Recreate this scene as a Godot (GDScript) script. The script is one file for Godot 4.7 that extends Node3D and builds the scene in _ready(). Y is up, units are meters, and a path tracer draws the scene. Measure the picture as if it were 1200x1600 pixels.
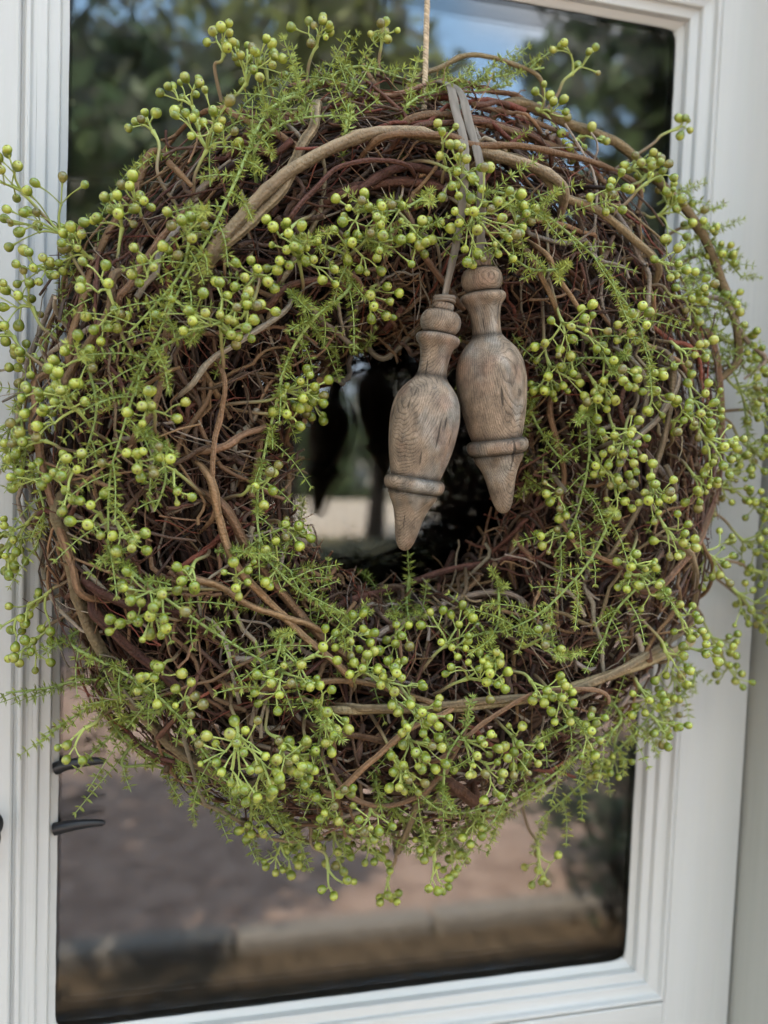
extends Node3D
# A twig wreath with green berries and fern, hung on a jute cord before a glazed white door.
# Units are metres. The door's glass lies in the plane z = 0, its outside is +z, the garden lies beyond.
# Wreath tables: millimetres from the wreath's centre (right, up) and from the glass (towards the garden).

const SUN_TRAVEL := Vector3(0.5, -0.75, 0.40)
const CENTRE := Vector3(0.183, 1.488, 0.0)
const TALL := 1.06          # the wreath is a little taller than wide
const RING := 0.163         # ring radius
const TUBE := 0.080         # half width of the band of twigs
const DEPTH := 0.055        # half depth of the band
const MID := 0.060          # distance of the band's middle from the glass

const VINES := [
	{"r": 3.9, "tone": 0, "at": [[-139,121,128],[-124,143,127],[-103,167,126],[-76,188,125],[-49,202,124],[-21,207,124],[4,204,125],[29,200,126],[65,195,125],[83,183,126]]},
	{"r": 3.4, "tone": 0, "at": [[-141,117,124],[-113,148,124],[-96,167,123],[-86,193,118],[-78,207,112],[-73,228,95]]},
	{"r": 2.1, "tone": 1, "at": [[-38,202,129],[2,207,128],[19,203,129],[57,208,125],[98,211,110],[145,216,77],[166,204,77]]},
	{"r": 3.0, "tone": 0, "at": [[38,202,120],[67,196,119],[85,182,120],[110,177,117],[139,162,114],[165,144,109]]},
	{"r": 3.9, "tone": 0, "at": [[68,256,69],[105,249,69],[142,241,69],[161,233,69],[191,211,69],[213,195,69],[231,171,69],[247,142,69],[259,112,69],[259,88,69]]},
	{"r": 2.6, "tone": 1, "at": [[233,110,69],[246,73,69],[251,25,69],[247,-14,69],[206,-42,113],[186,-59,121],[168,-75,123]]},
	{"r": 3.0, "tone": 0, "at": [[192,-48,122],[234,-85,71],[232,-105,71],[218,-120,71],[154,-126,123],[119,-139,126],[86,-146,126],[41,-148,125],[-7,-151,125],[-40,-149,126]]},
	{"r": 3.4, "tone": 0, "at": [[236,-123,67],[180,-129,105],[136,-136,120],[100,-144,122],[65,-150,122],[32,-153,122],[-12,-152,121],[-48,-152,122]]},
	{"r": 2.1, "tone": 1, "at": [[-117,-134,126],[-86,-134,126],[-51,-132,123],[-23,-138,123],[11,-149,125]]},
	{"r": 4.3, "tone": 0, "at": [[-223,-27,96],[-217,-54,98],[-210,-85,96],[-200,-110,95],[-183,-140,94],[-174,-154,93],[-154,-177,92],[-130,-194,95],[-104,-204,102]]},
	{"r": 2.6, "tone": 1, "at": [[-237,49,74],[-237,30,80],[-233,-1,90],[-225,-31,98],[-214,-61,104],[-207,-80,105]]},
	{"r": 2.6, "tone": 1, "at": [[-135,-8,126],[-129,-35,125],[-119,-60,125],[-96,-84,122],[-76,-104,122],[-47,-129,124]]},
	{"r": 3.0, "tone": 1, "at": [[-127,-24,122],[-108,-55,118],[-85,-83,115],[-65,-104,116],[-40,-124,119]]},
	{"r": 2.1, "tone": 1, "at": [[-145,-66,130],[-129,-71,129],[-111,-83,128],[-91,-91,124],[-65,-101,118]]},
	{"r": 1.7, "tone": 1, "at": [[-132,-27,125],[-135,-9,126],[-134,14,125],[-130,33,125],[-129,52,126]]},
	{"r": 2.1, "tone": 1, "at": [[-130,11,126],[-117,19,120],[-102,25,108]]},
	{"r": 3.0, "tone": 2, "at": [[-202,-88,102],[-185,-107,108],[-162,-126,114],[-143,-142,116]]},
	{"r": 2.6, "tone": 1, "at": [[-171,194,69],[-182,167,74],[-193,147,78],[-204,124,83],[-211,95,93],[-218,60,98]]},
	{"r": 2.6, "tone": 1, "at": [[-192,109,111],[-195,90,115],[-202,75,114],[-214,56,108],[-218,40,106]]},
	{"r": 2.1, "tone": 1, "at": [[-190,93,117],[-183,105,118],[-164,136,118],[-150,148,120]]},
	{"r": 1.7, "tone": 2, "at": [[-94,148,126],[-80,165,126],[-64,181,125],[-41,188,125],[-21,186,126]]},
	{"r": 3.0, "tone": 2, "at": [[-50,170,118],[-30,185,118],[-10,189,118],[16,181,118]]},
	{"r": 2.6, "tone": 1, "at": [[-17,219,111],[10,228,104],[36,226,104],[72,224,96],[120,224,66]]},
	{"r": 2.1, "tone": 2, "at": [[-19,211,117],[17,223,110],[56,227,100],[83,216,102]]},
	{"r": 3.9, "tone": 2, "at": [[-65,166,114],[-41,176,114],[-17,181,114],[9,178,114]]},
	{"r": 2.1, "tone": 1, "at": [[25,108,103],[8,122,112],[-11,139,121],[-19,157,124]]},
	{"r": 2.1, "tone": 3, "at": [[-17,75,69],[-1,91,75],[6,104,95]]},
	{"r": 2.6, "tone": 1, "at": [[78,-63,82],[89,-27,75],[92,10,75],[85,54,84]]},
	{"r": 1.7, "tone": 2, "at": [[84,-62,90],[92,-35,84],[95,-17,82]]},
	{"r": 2.6, "tone": 2, "at": [[-41,-89,82],[0,-83,63],[38,-70,63],[63,-64,71],[84,-57,91]]},
	{"r": 2.6, "tone": 3, "at": [[-18,-106,97],[13,-98,85],[41,-87,83],[68,-81,97]]},
	{"r": 2.1, "tone": 1, "at": [[93,45,101],[104,2,103],[102,-24,105],[109,-45,116],[134,-57,125]]},
	{"r": 2.6, "tone": 2, "at": [[104,-50,108],[120,-36,114],[136,-29,118],[148,-40,120]]},
	{"r": 1.7, "tone": 3, "at": [[136,80,128],[149,64,128],[146,38,128],[129,25,125]]},
	{"r": 2.1, "tone": 3, "at": [[172,69,129],[159,43,130],[141,25,129],[130,3,126]]},
	{"r": 1.7, "tone": 1, "at": [[-45,-204,126],[-20,-215,123],[4,-207,126],[19,-186,130],[31,-161,130]]},
	{"r": 1.7, "tone": 1, "at": [[10,-184,132],[31,-169,132],[70,-145,132],[106,-140,132],[129,-145,130],[133,-152,128]]},
	{"r": 2.1, "tone": 1, "at": [[-54,-205,122],[-31,-183,128],[-7,-164,128],[19,-153,127]]},
	{"r": 2.1, "tone": 0, "at": [[5,-268,73],[3,-237,104],[3,-213,122],[20,-191,127]]},
	{"r": 4.3, "tone": 2, "at": [[21,-200,128],[32,-208,125],[43,-216,120]]},
	{"r": 1.7, "tone": 2, "at": [[-161,-170,100],[-149,-148,121],[-144,-135,125]]},
	{"r": 2.1, "tone": 1, "at": [[-87,245,65],[-58,253,65],[-29,240,90],[22,266,65],[50,264,65],[79,259,65]]},
	{"r": 1.7, "tone": 0, "at": [[-6,259,69],[16,273,69],[36,283,69],[67,282,69],[89,274,69]]},
	{"r": 2.1, "tone": 0, "at": [[166,82,129],[166,47,130],[160,13,130],[148,-17,130],[131,-48,129]]},
	{"r": 2.1, "tone": 3, "at": [[243,134,71],[265,107,71],[283,94,71]]},
	{"r": 1.7, "tone": 1, "at": [[71,140,132],[78,129,131],[91,114,131],[104,94,130]]},
	{"r": 2.1, "tone": 1, "at": [[62,140,127],[72,125,126],[82,110,125]]},
	{"r": 2.6, "tone": 2, "at": [[-103,97,116],[-92,109,116],[-72,115,114],[-45,111,105]]},
	{"r": 2.1, "tone": 3, "at": [[-148,48,120],[-137,63,120],[-110,81,117],[-91,98,116]]},
	{"r": 2.1, "tone": 1, "at": [[-180,13,121],[-169,32,122],[-164,62,122],[-161,91,121]]},
	{"r": 2.6, "tone": 2, "at": [[-208,-69,102],[-185,-83,114],[-159,-86,120],[-133,-100,120]]},
	{"r": 2.1, "tone": 1, "at": [[-63,-164,120],[-38,-169,120],[-4,-175,120],[31,-172,120]]},
]
const SPRIGS := [
	{"from": [-135,221,58], "to": [-114,245,66], "n": 14, "spread": 24},
	{"from": [-129,200,83], "to": [-148,226,66], "n": 10, "spread": 18},
	{"from": [-78,251,58], "to": [-69,276,64], "n": 10, "spread": 16},
	{"from": [-26,268,58], "to": [-25,286,64], "n": 7, "spread": 13},
	{"from": [-153,160,98], "to": [-141,188,106], "n": 15, "spread": 23},
	{"from": [-163,166,86], "to": [-172,207,68], "n": 7, "spread": 12},
	{"from": [-224,138,58], "to": [-248,161,70], "n": 12, "spread": 21},
	{"from": [-203,96,90], "to": [-225,137,76], "n": 15, "spread": 27},
	{"from": [-193,100,98], "to": [-189,139,100], "n": 9, "spread": 18},
	{"from": [-224,62,79], "to": [-241,92,74], "n": 12, "spread": 20},
	{"from": [-227,46,79], "to": [-252,74,70], "n": 11, "spread": 20},
	{"from": [-78,100,106], "to": [-88,124,130], "n": 16, "spread": 21},
	{"from": [-128,46,111], "to": [-133,83,135], "n": 18, "spread": 27},
	{"from": [-63,124,110], "to": [-47,139,131], "n": 16, "spread": 24},
	{"from": [-127,30,109], "to": [-91,48,110], "n": 14, "spread": 21},
	{"from": [-17,199,111], "to": [2,185,133], "n": 16, "spread": 21},
	{"from": [5,177,113], "to": [18,159,137], "n": 24, "spread": 27},
	{"from": [-33,171,113], "to": [-21,150,132], "n": 10, "spread": 18},
	{"from": [67,269,58], "to": [87,251,74], "n": 11, "spread": 18},
	{"from": [97,262,58], "to": [116,285,62], "n": 7, "spread": 20},
	{"from": [139,220,58], "to": [159,220,74], "n": 13, "spread": 19},
	{"from": [167,191,58], "to": [185,191,72], "n": 15, "spread": 20},
	{"from": [149,157,102], "to": [160,147,117], "n": 11, "spread": 18},
	{"from": [157,135,106], "to": [182,126,110], "n": 13, "spread": 19},
	{"from": [78,136,113], "to": [84,99,131], "n": 20, "spread": 24},
	{"from": [76,111,109], "to": [83,73,117], "n": 16, "spread": 21},
	{"from": [103,105,112], "to": [114,78,133], "n": 14, "spread": 20},
	{"from": [153,65,113], "to": [131,29,134], "n": 14, "spread": 19},
	{"from": [126,55,111], "to": [123,33,134], "n": 9, "spread": 16},
	{"from": [185,85,107], "to": [183,55,129], "n": 16, "spread": 21},
	{"from": [185,58,110], "to": [198,30,123], "n": 16, "spread": 21},
	{"from": [244,93,58], "to": [261,71,68], "n": 16, "spread": 20},
	{"from": [253,54,58], "to": [276,28,64], "n": 15, "spread": 19},
	{"from": [155,34,113], "to": [150,-2,137], "n": 13, "spread": 19},
	{"from": [106,80,109], "to": [109,61,132], "n": 8, "spread": 16},
	{"from": [157,-5,113], "to": [165,-32,135], "n": 11, "spread": 18},
	{"from": [190,-18,111], "to": [221,-51,98], "n": 17, "spread": 21},
	{"from": [252,-20,58], "to": [278,-46,64], "n": 17, "spread": 20},
	{"from": [249,-55,58], "to": [276,-87,64], "n": 16, "spread": 20},
	{"from": [267,-75,58], "to": [298,-108,60], "n": 10, "spread": 16},
	{"from": [240,-90,58], "to": [254,-121,66], "n": 12, "spread": 19},
	{"from": [253,-115,58], "to": [272,-145,62], "n": 8, "spread": 16},
	{"from": [177,-67,111], "to": [187,-93,122], "n": 10, "spread": 16},
	{"from": [136,-54,112], "to": [148,-64,135], "n": 8, "spread": 16},
	{"from": [163,-90,112], "to": [181,-120,119], "n": 9, "spread": 18},
	{"from": [-2,-136,108], "to": [21,-112,115], "n": 15, "spread": 21},
	{"from": [60,-124,110], "to": [73,-134,134], "n": 10, "spread": 16},
	{"from": [6,-148,112], "to": [31,-132,128], "n": 14, "spread": 20},
	{"from": [-53,-90,86], "to": [-45,-103,112], "n": 11, "spread": 16},
	{"from": [-46,-126,108], "to": [-26,-132,130], "n": 17, "spread": 21},
	{"from": [-19,-127,105], "to": [-7,-146,133], "n": 15, "spread": 20},
	{"from": [-46,-146,112], "to": [-41,-125,131], "n": 10, "spread": 16},
	{"from": [-105,-76,108], "to": [-164,-72,135], "n": 15, "spread": 25},
	{"from": [-144,-95,113], "to": [-171,-87,131], "n": 9, "spread": 18},
	{"from": [-119,-139,113], "to": [-117,-159,135], "n": 26, "spread": 27},
	{"from": [-107,-144,113], "to": [-92,-163,136], "n": 14, "spread": 20},
	{"from": [-79,-141,113], "to": [-67,-145,135], "n": 12, "spread": 18},
	{"from": [-110,-165,111], "to": [-101,-183,130], "n": 11, "spread": 16},
	{"from": [-61,-183,112], "to": [-56,-199,127], "n": 9, "spread": 16},
	{"from": [-11,-151,112], "to": [-9,-168,135], "n": 15, "spread": 20},
	{"from": [-28,-159,113], "to": [-17,-180,135], "n": 11, "spread": 18},
	{"from": [15,-157,113], "to": [28,-170,135], "n": 12, "spread": 18},
	{"from": [51,-158,113], "to": [61,-169,135], "n": 12, "spread": 18},
	{"from": [39,-184,113], "to": [44,-187,134], "n": 9, "spread": 16},
	{"from": [83,-133,113], "to": [89,-142,135], "n": 9, "spread": 16},
	{"from": [102,-151,113], "to": [110,-162,131], "n": 10, "spread": 16},
	{"from": [159,-132,107], "to": [163,-145,118], "n": 10, "spread": 16},
	{"from": [199,-159,58], "to": [206,-173,72], "n": 9, "spread": 16},
	{"from": [-56,-223,95], "to": [-40,-254,68], "n": 13, "spread": 19},
	{"from": [-31,-223,100], "to": [-15,-261,68], "n": 13, "spread": 19},
	{"from": [12,-271,58], "to": [2,-294,62], "n": 6, "spread": 12},
	{"from": [48,-254,58], "to": [48,-273,66], "n": 6, "spread": 12},
	{"from": [111,-254,58], "to": [119,-285,62], "n": 8, "spread": 19},
	{"from": [-78,-235,73], "to": [-63,-257,66], "n": 8, "spread": 14},
	{"from": [7,-220,103], "to": [16,-242,96], "n": 8, "spread": 14},
	{"from": [-194,8,110], "to": [-212,30,119], "n": 15, "spread": 21},
	{"from": [-213,4,100], "to": [-231,11,95], "n": 10, "spread": 16},
	{"from": [-220,-14,93], "to": [-213,-5,121], "n": 9, "spread": 23},
	{"from": [-233,38,71], "to": [-249,22,70], "n": 11, "spread": 18},
	{"from": [-228,-24,82], "to": [-243,-41,70], "n": 14, "spread": 20},
	{"from": [-237,-34,66], "to": [-252,-54,66], "n": 10, "spread": 16},
	{"from": [-216,-71,86], "to": [-231,-85,74], "n": 11, "spread": 19},
	{"from": [-221,-99,65], "to": [-237,-114,68], "n": 9, "spread": 16},
	{"from": [-233,-92,58], "to": [-249,-101,64], "n": 7, "spread": 16},
	{"from": [-134,-21,111], "to": [-158,-3,137], "n": 6, "spread": 19},
	{"from": [-126,-25,108], "to": [-112,-12,123], "n": 7, "spread": 18},
	{"from": [-133,-48,112], "to": [-146,-60,137], "n": 6, "spread": 16},
	{"from": [-51,74,65], "to": [-71,50,81], "n": 7, "spread": 16},
	{"from": [-28,120,103], "to": [-41,112,122], "n": 8, "spread": 18},
	{"from": [167,101,110], "to": [171,88,129], "n": 10, "spread": 16},
	{"from": [208,23,103], "to": [250,-5,68], "n": 12, "spread": 18},
	{"from": [181,22,112], "to": [189,3,129], "n": 11, "spread": 16},
	{"from": [190,-179,58], "to": [174,-200,68], "n": 7, "spread": 16},
	{"from": [-142,-157,105], "to": [-147,-138,129], "n": 7, "spread": 16},
	{"from": [78,-256,58], "to": [45,-260,66], "n": 6, "spread": 16},
	{"from": [-103,120,113], "to": [-118,93,133], "n": 9, "spread": 18},
	{"from": [268,-5,58], "to": [280,-14,62], "n": 9, "spread": 16},
	{"from": [113,28,102], "to": [116,11,128], "n": 7, "spread": 15},
	{"from": [9,178,113], "to": [-3,194,134], "n": 7, "spread": 15},
	{"from": [167,237,58], "to": [203,258,62], "n": 5, "spread": 9},
	{"from": [-202,46,104], "to": [-209,59,115], "n": 8, "spread": 16},
	{"from": [-165,17,113], "to": [-171,31,135], "n": 8, "spread": 18},
	{"from": [-136,249,58], "to": [-129,262,64], "n": 9, "spread": 16},
	{"from": [-96,230,68], "to": [-102,255,66], "n": 9, "spread": 16},
	{"from": [-220,119,58], "to": [-231,116,72], "n": 10, "spread": 18},
	{"from": [-197,116,87], "to": [-208,123,85], "n": 10, "spread": 16},
	{"from": [-175,140,94], "to": [-180,151,101], "n": 9, "spread": 16},
	{"from": [-226,54,79], "to": [-237,61,70], "n": 10, "spread": 16},
	{"from": [-213,38,97], "to": [-224,39,101], "n": 9, "spread": 16},
	{"from": [-216,-16,96], "to": [-225,-10,101], "n": 9, "spread": 16},
	{"from": [-183,9,112], "to": [-178,4,135], "n": 7, "spread": 18},
	{"from": [137,256,58], "to": [119,238,70], "n": 9, "spread": 16},
	{"from": [153,197,63], "to": [116,188,118], "n": 10, "spread": 16},
	{"from": [205,185,58], "to": [213,186,66], "n": 10, "spread": 16},
	{"from": [223,168,58], "to": [232,168,64], "n": 10, "spread": 16},
	{"from": [230,135,58], "to": [243,130,64], "n": 11, "spread": 16},
	{"from": [243,112,58], "to": [256,105,64], "n": 12, "spread": 16},
	{"from": [262,89,58], "to": [280,87,60], "n": 11, "spread": 16},
	{"from": [270,55,58], "to": [289,51,60], "n": 11, "spread": 16},
	{"from": [209,5,102], "to": [259,8,66], "n": 11, "spread": 16},
	{"from": [273,-65,58], "to": [295,-70,60], "n": 10, "spread": 16},
	{"from": [156,117,111], "to": [130,104,135], "n": 10, "spread": 16},
	{"from": [73,87,97], "to": [64,73,100], "n": 8, "spread": 16},
	{"from": [151,91,113], "to": [148,63,133], "n": 11, "spread": 16},
	{"from": [124,20,108], "to": [128,-5,130], "n": 9, "spread": 16},
	{"from": [159,-32,113], "to": [140,-51,135], "n": 9, "spread": 16},
	{"from": [231,-130,58], "to": [219,-149,70], "n": 11, "spread": 16},
	{"from": [169,-198,58], "to": [157,-208,72], "n": 9, "spread": 16},
	{"from": [59,-215,101], "to": [52,-228,102], "n": 8, "spread": 16},
	{"from": [-71,-255,58], "to": [-76,-262,62], "n": 7, "spread": 14},
	{"from": [-105,-217,80], "to": [-99,-229,78], "n": 8, "spread": 15},
	{"from": [12,-95,73], "to": [-11,-106,105], "n": 9, "spread": 18},
	{"from": [-80,-117,111], "to": [-91,-123,135], "n": 10, "spread": 18},
	{"from": [-151,-115,112], "to": [-161,-118,129], "n": 8, "spread": 16},
	{"from": [-194,-30,109], "to": [-186,-39,133], "n": 7, "spread": 16},
	{"from": [-103,112,113], "to": [-113,112,133], "n": 10, "spread": 19},
	{"from": [-32,162,113], "to": [-53,155,133], "n": 9, "spread": 18},
	{"from": [53,191,111], "to": [45,169,133], "n": 9, "spread": 16},
	{"from": [-149,132,110], "to": [-154,135,128], "n": 7, "spread": 16},
	{"from": [-70,-161,113], "to": [-78,-167,135], "n": 10, "spread": 16},
	{"from": [-203,76,98], "to": [-197,80,119], "n": 8, "spread": 16},
]
const FERNS := [
	{"side": 21, "at": [[-86,229,98],[-107,212,107],[-125,168,128],[-140,133,133],[-153,108,134],[-169,71,134],[-179,45,134],[-187,16,133],[-193,-10,132],[-193,-54,130]]},
	{"side": 16, "at": [[-104,226,80],[-75,246,68],[-42,265,68],[-2,260,68],[31,258,68],[68,269,68]]},
	{"side": 14, "at": [[-59,208,115],[-52,236,93],[-44,262,68]]},
	{"side": 16, "at": [[-14,235,99],[31,263,66],[63,275,66],[92,284,66]]},
	{"side": 21, "at": [[-56,110,127],[-77,90,125],[-91,66,121],[-97,35,113],[-102,12,113],[-107,-19,120],[-104,-46,123],[-87,-70,120],[-52,-92,112]]},
	{"side": 20, "at": [[30,174,137],[52,170,137],[79,156,137],[107,136,137],[121,119,137],[137,98,137],[150,69,137]]},
	{"side": 23, "at": [[109,39,125],[112,13,123],[106,-27,120],[93,-54,117]]},
	{"side": 21, "at": [[126,-26,131],[115,-52,129],[100,-72,127],[80,-91,125],[59,-102,121],[32,-107,115]]},
	{"side": 18, "at": [[-216,-114,80],[-181,-127,114],[-156,-146,121],[-122,-192,113],[-90,-207,116]]},
	{"side": 12, "at": [[-169,-138,111],[-204,-140,70],[-231,-145,70],[-254,-147,70]]},
	{"side": 10, "at": [[-180,-143,97],[-208,-161,68],[-234,-180,68]]},
	{"side": 10, "at": [[-161,-151,108],[-180,-162,81],[-194,-182,68],[-209,-196,68]]},
	{"side": 16, "at": [[-180,-178,70],[-156,-187,84],[-128,-199,96],[-89,-228,88],[-66,-241,81]]},
	{"side": 16, "at": [[-183,-199,64],[-159,-202,64],[-125,-226,64],[-94,-251,64]]},
	{"side": 21, "at": [[-186,-57,132],[-145,-89,135],[-111,-111,135],[-77,-129,134]]},
	{"side": 12, "at": [[209,212,66],[221,199,66],[239,204,66]]},
	{"side": 14, "at": [[226,180,68],[243,168,68],[261,153,68]]},
	{"side": 16, "at": [[221,166,68],[234,143,68],[257,129,68]]},
	{"side": 18, "at": [[220,147,68],[236,120,68],[249,92,68]]},
	{"side": 18, "at": [[205,150,70],[221,118,70],[231,86,70]]},
	{"side": 20, "at": [[153,-169,112],[127,-187,115],[95,-208,115],[58,-241,94]]},
	{"side": 18, "at": [[202,-175,74],[156,-219,74],[111,-255,74]]},
	{"side": 16, "at": [[239,-152,70],[215,-176,70],[197,-195,70]]},
	{"side": 18, "at": [[-150,142,129],[-155,112,133],[-171,89,133],[-184,74,131]]},
	{"side": 16, "at": [[-114,188,121],[-95,207,116],[-68,213,120]]},
	{"side": 16, "at": [[61,166,135],[41,148,134],[31,129,129]]},
	{"side": 16, "at": [[81,45,96],[92,23,100],[100,11,109]]},
	{"side": 18, "at": [[-41,137,133],[-21,143,133],[12,144,133]]},
	{"side": 16, "at": [[-86,100,128],[-80,90,122],[-51,72,82]]},
	{"side": 14, "at": [[5,-73,76],[3,-90,79],[-1,-103,101]]},
	{"side": 16, "at": [[-37,-94,103],[-48,-100,115],[-58,-106,124]]},
	{"side": 16, "at": [[62,-78,99],[57,-97,113],[46,-113,120]]},
	{"side": 18, "at": [[-116,-50,131],[-91,-59,117],[-69,-80,113]]},
	{"side": 16, "at": [[-173,16,135],[-162,-5,135],[-168,-27,135]]},
	{"side": 18, "at": [[-149,76,135],[-174,60,134],[-187,30,133]]},
	{"side": 16, "at": [[15,-201,133],[17,-179,135],[34,-155,135]]},
	{"side": 16, "at": [[-5,-202,127],[27,-226,114],[56,-226,109]]},
	{"side": 18, "at": [[103,-163,132],[81,-175,132],[66,-202,127]]},
	{"side": 18, "at": [[-70,-202,116],[-38,-238,93],[3,-253,77]]},
	{"side": 16, "at": [[-19,-213,117],[35,-264,68],[74,-252,68]]},
	{"side": 14, "at": [[-92,-210,100],[-63,-258,64],[-76,-261,64]]},
	{"side": 16, "at": [[-206,59,118],[-201,30,124],[-208,0,121]]},
	{"side": 16, "at": [[-248,37,70],[-244,6,70],[-248,-18,70]]},
	{"side": 16, "at": [[-235,-9,89],[-231,-32,93],[-237,-57,74]]},
	{"side": 16, "at": [[247,92,70],[266,64,70],[274,25,70]]},
	{"side": 18, "at": [[154,-64,133],[131,-90,133],[123,-116,133]]},
	{"side": 18, "at": [[96,-116,132],[83,-107,129],[65,-93,116]]},
	{"side": 14, "at": [[76,131,136],[59,130,135],[45,137,135]]},
	{"side": 16, "at": [[-84,133,135],[-60,128,133],[-57,114,127]]},
	{"side": 14, "at": [[-14,166,135],[-30,157,135],[-54,154,135]]},
	{"side": 14, "at": [[121,78,134],[97,77,127],[92,65,120]]},
	{"side": 18, "at": [[-92,-104,132],[-99,-126,135],[-110,-138,135]]},
	{"side": 16, "at": [[-67,-151,137],[-67,-162,137],[-70,-179,136]]},
]

var rng := RandomNumberGenerator.new()
var wobble := FastNoiseLite.new()
var taken := {}
var berries_at := PackedVector3Array()


# ---------------------------------------------------------------- geometry helpers
class Geo:
	var v := PackedVector3Array()
	var n := PackedVector3Array()
	var c := PackedColorArray()
	var uv := PackedVector2Array()
	var idx := PackedInt32Array()

	func tube(pts: PackedVector3Array, rad: PackedFloat32Array, sides: int, cols: PackedColorArray, streak := 0.0, r: RandomNumberGenerator = null, caps := true) -> void:
		var m := pts.size()
		if m < 2:
			return
		var t := (pts[1] - pts[0]).normalized()
		var a := t.cross(Vector3(0.13, 0.27, 0.95)).normalized()
		if a.length() < 0.5:
			a = t.cross(Vector3.UP).normalized()
		var ridge := PackedFloat32Array()
		for j in sides:
			ridge.append(1.0 + (r.randf_range(-streak, streak) if r else 0.0))
		var first := v.size()
		for i in m:
			var tn := (pts[mini(i + 1, m - 1)] - pts[maxi(i - 1, 0)]).normalized()
			a = (a - tn * a.dot(tn)).normalized()
			var b := tn.cross(a)
			for j in sides:
				var w := TAU * j / sides
				var d := a * cos(w) + b * sin(w)
				var q := ridge[j]
				v.append(pts[i] + d * rad[i] * (1.0 + (q - 1.0) * 0.35))
				n.append(d)
				uv.append(Vector2(float(j) / sides, float(i) / m))
				var k := q * (1.0 + (r.randf_range(-streak, streak) * 0.5 if r else 0.0))
				c.append(Color(cols[i].r * k, cols[i].g * k, cols[i].b * k))
		for i in m - 1:
			for j in sides:
				var p := first + i * sides + j
				var p2 := first + i * sides + (j + 1) % sides
				idx.append_array([p, p + sides, p2, p2, p + sides, p2 + sides])
		if caps:
			for e in 2:
				var at := 0 if e == 0 else m - 1
				var nd := (pts[0] - pts[1]).normalized() if e == 0 else (pts[m - 1] - pts[m - 2]).normalized()
				var f := v.size()
				var cc := cols[at].lerp(Color(0.26, 0.17, 0.09), 0.5)
				v.append(pts[at] + nd * rad[at] * 0.15)
				n.append(nd)
				c.append(cc)
				uv.append(Vector2.ZERO)
				for j in sides:
					v.append(v[first + at * sides + j])
					n.append(nd)
					c.append(cc)
					uv.append(Vector2.ZERO)
				for j in sides:
					var j2 := (j + 1) % sides
					if e == 0:
						idx.append_array([f, f + 1 + j, f + 1 + j2])
					else:
						idx.append_array([f, f + 1 + j2, f + 1 + j])

	func face(p: Array, nd: Vector3, col: Color) -> void:
		# a flat polygon given anticlockwise as seen from nd
		var f := v.size()
		for q in p:
			v.append(q)
			n.append(nd)
			c.append(col)
			uv.append(Vector2.ZERO)
		for i in range(1, p.size() - 1):
			idx.append_array([f, f + i + 1, f + i])

	func box(lo: Vector3, hi: Vector3, bev := 0.0) -> void:
		# a box whose edges are chamfered by bev
		var mid := (lo + hi) / 2.0
		var h := (hi - lo) / 2.0
		var w := Color.WHITE
		for ax in 3:
			for s in [-1.0, 1.0]:
				var nd := Vector3.ZERO
				nd[ax] = s
				var b := (ax + 1) % 3
				var g := (ax + 2) % 3
				var ring := []
				for q in [[-1, -1], [1, -1], [1, 1], [-1, 1]]:
					var p := Vector3.ZERO
					p[ax] = s * h[ax]
					p[b] = q[0] * s * (h[b] - bev)
					p[g] = q[1] * (h[g] - bev)
					ring.append(mid + p)
				face(ring, nd, w)
		if bev > 0.0:
			for ax in 3:
				var b := (ax + 1) % 3
				var g := (ax + 2) % 3
				for sb in [-1.0, 1.0]:
					for sg in [-1.0, 1.0]:
						var nd := Vector3.ZERO
						nd[b] = sb
						nd[g] = sg
						nd = nd.normalized()
						var ring := []
						for q in [[-1, 0], [1, 0], [1, 1], [-1, 1]]:
							var p := Vector3.ZERO
							p[ax] = q[0] * (h[ax] - bev)
							p[b] = sb * (h[b] - (bev if q[1] == 0 else 0.0))
							p[g] = sg * (h[g] - (0.0 if q[1] == 0 else bev))
							ring.append(mid + p)
						var turn: Vector3 = (ring[1] - ring[0]).cross(ring[2] - ring[0])
						if turn.dot(nd) < 0.0:
							ring.reverse()
						face(ring, nd, w)
			for sx in [-1.0, 1.0]:
				for sy in [-1.0, 1.0]:
					for sz in [-1.0, 1.0]:
						var sg := Vector3(sx, sy, sz)
						var ring := []
						for ax in 3:
							var p := sg * (h - Vector3.ONE * bev)
							p[ax] = sg[ax] * h[ax]
							ring.append(mid + p)
						var nd := sg.normalized()
						var turn: Vector3 = (ring[1] - ring[0]).cross(ring[2] - ring[0])
						if turn.dot(nd) < 0.0:
							ring.reverse()
						face(ring, nd, w)

	func lathe(prof: Array, seg: int, v0 := 0.0, v1 := 1.0, cols := []) -> void:
		# prof: Vector2(radius, height) from the bottom up, turned about +y
		var m := prof.size()
		var first := v.size()
		for i in m:
			var a: Vector2 = prof[maxi(i - 1, 0)]
			var b: Vector2 = prof[mini(i + 1, m - 1)]
			var d := (b - a).normalized()
			for j in seg + 1:
				var w := TAU * j / seg
				var e := Vector3(cos(w), 0, sin(w))
				v.append(e * prof[i].x + Vector3(0, prof[i].y, 0))
				n.append((e * d.y + Vector3(0, -d.x, 0)).normalized())
				uv.append(Vector2(float(j) / seg, lerpf(v0, v1, float(i) / (m - 1))))
				c.append(cols[i] if cols.size() else Color.WHITE)
		for i in m - 1:
			for j in seg:
				var p := first + i * (seg + 1) + j
				var q := p + seg + 1
				idx.append_array([p, p + 1, q, p + 1, q + 1, q])

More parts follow.
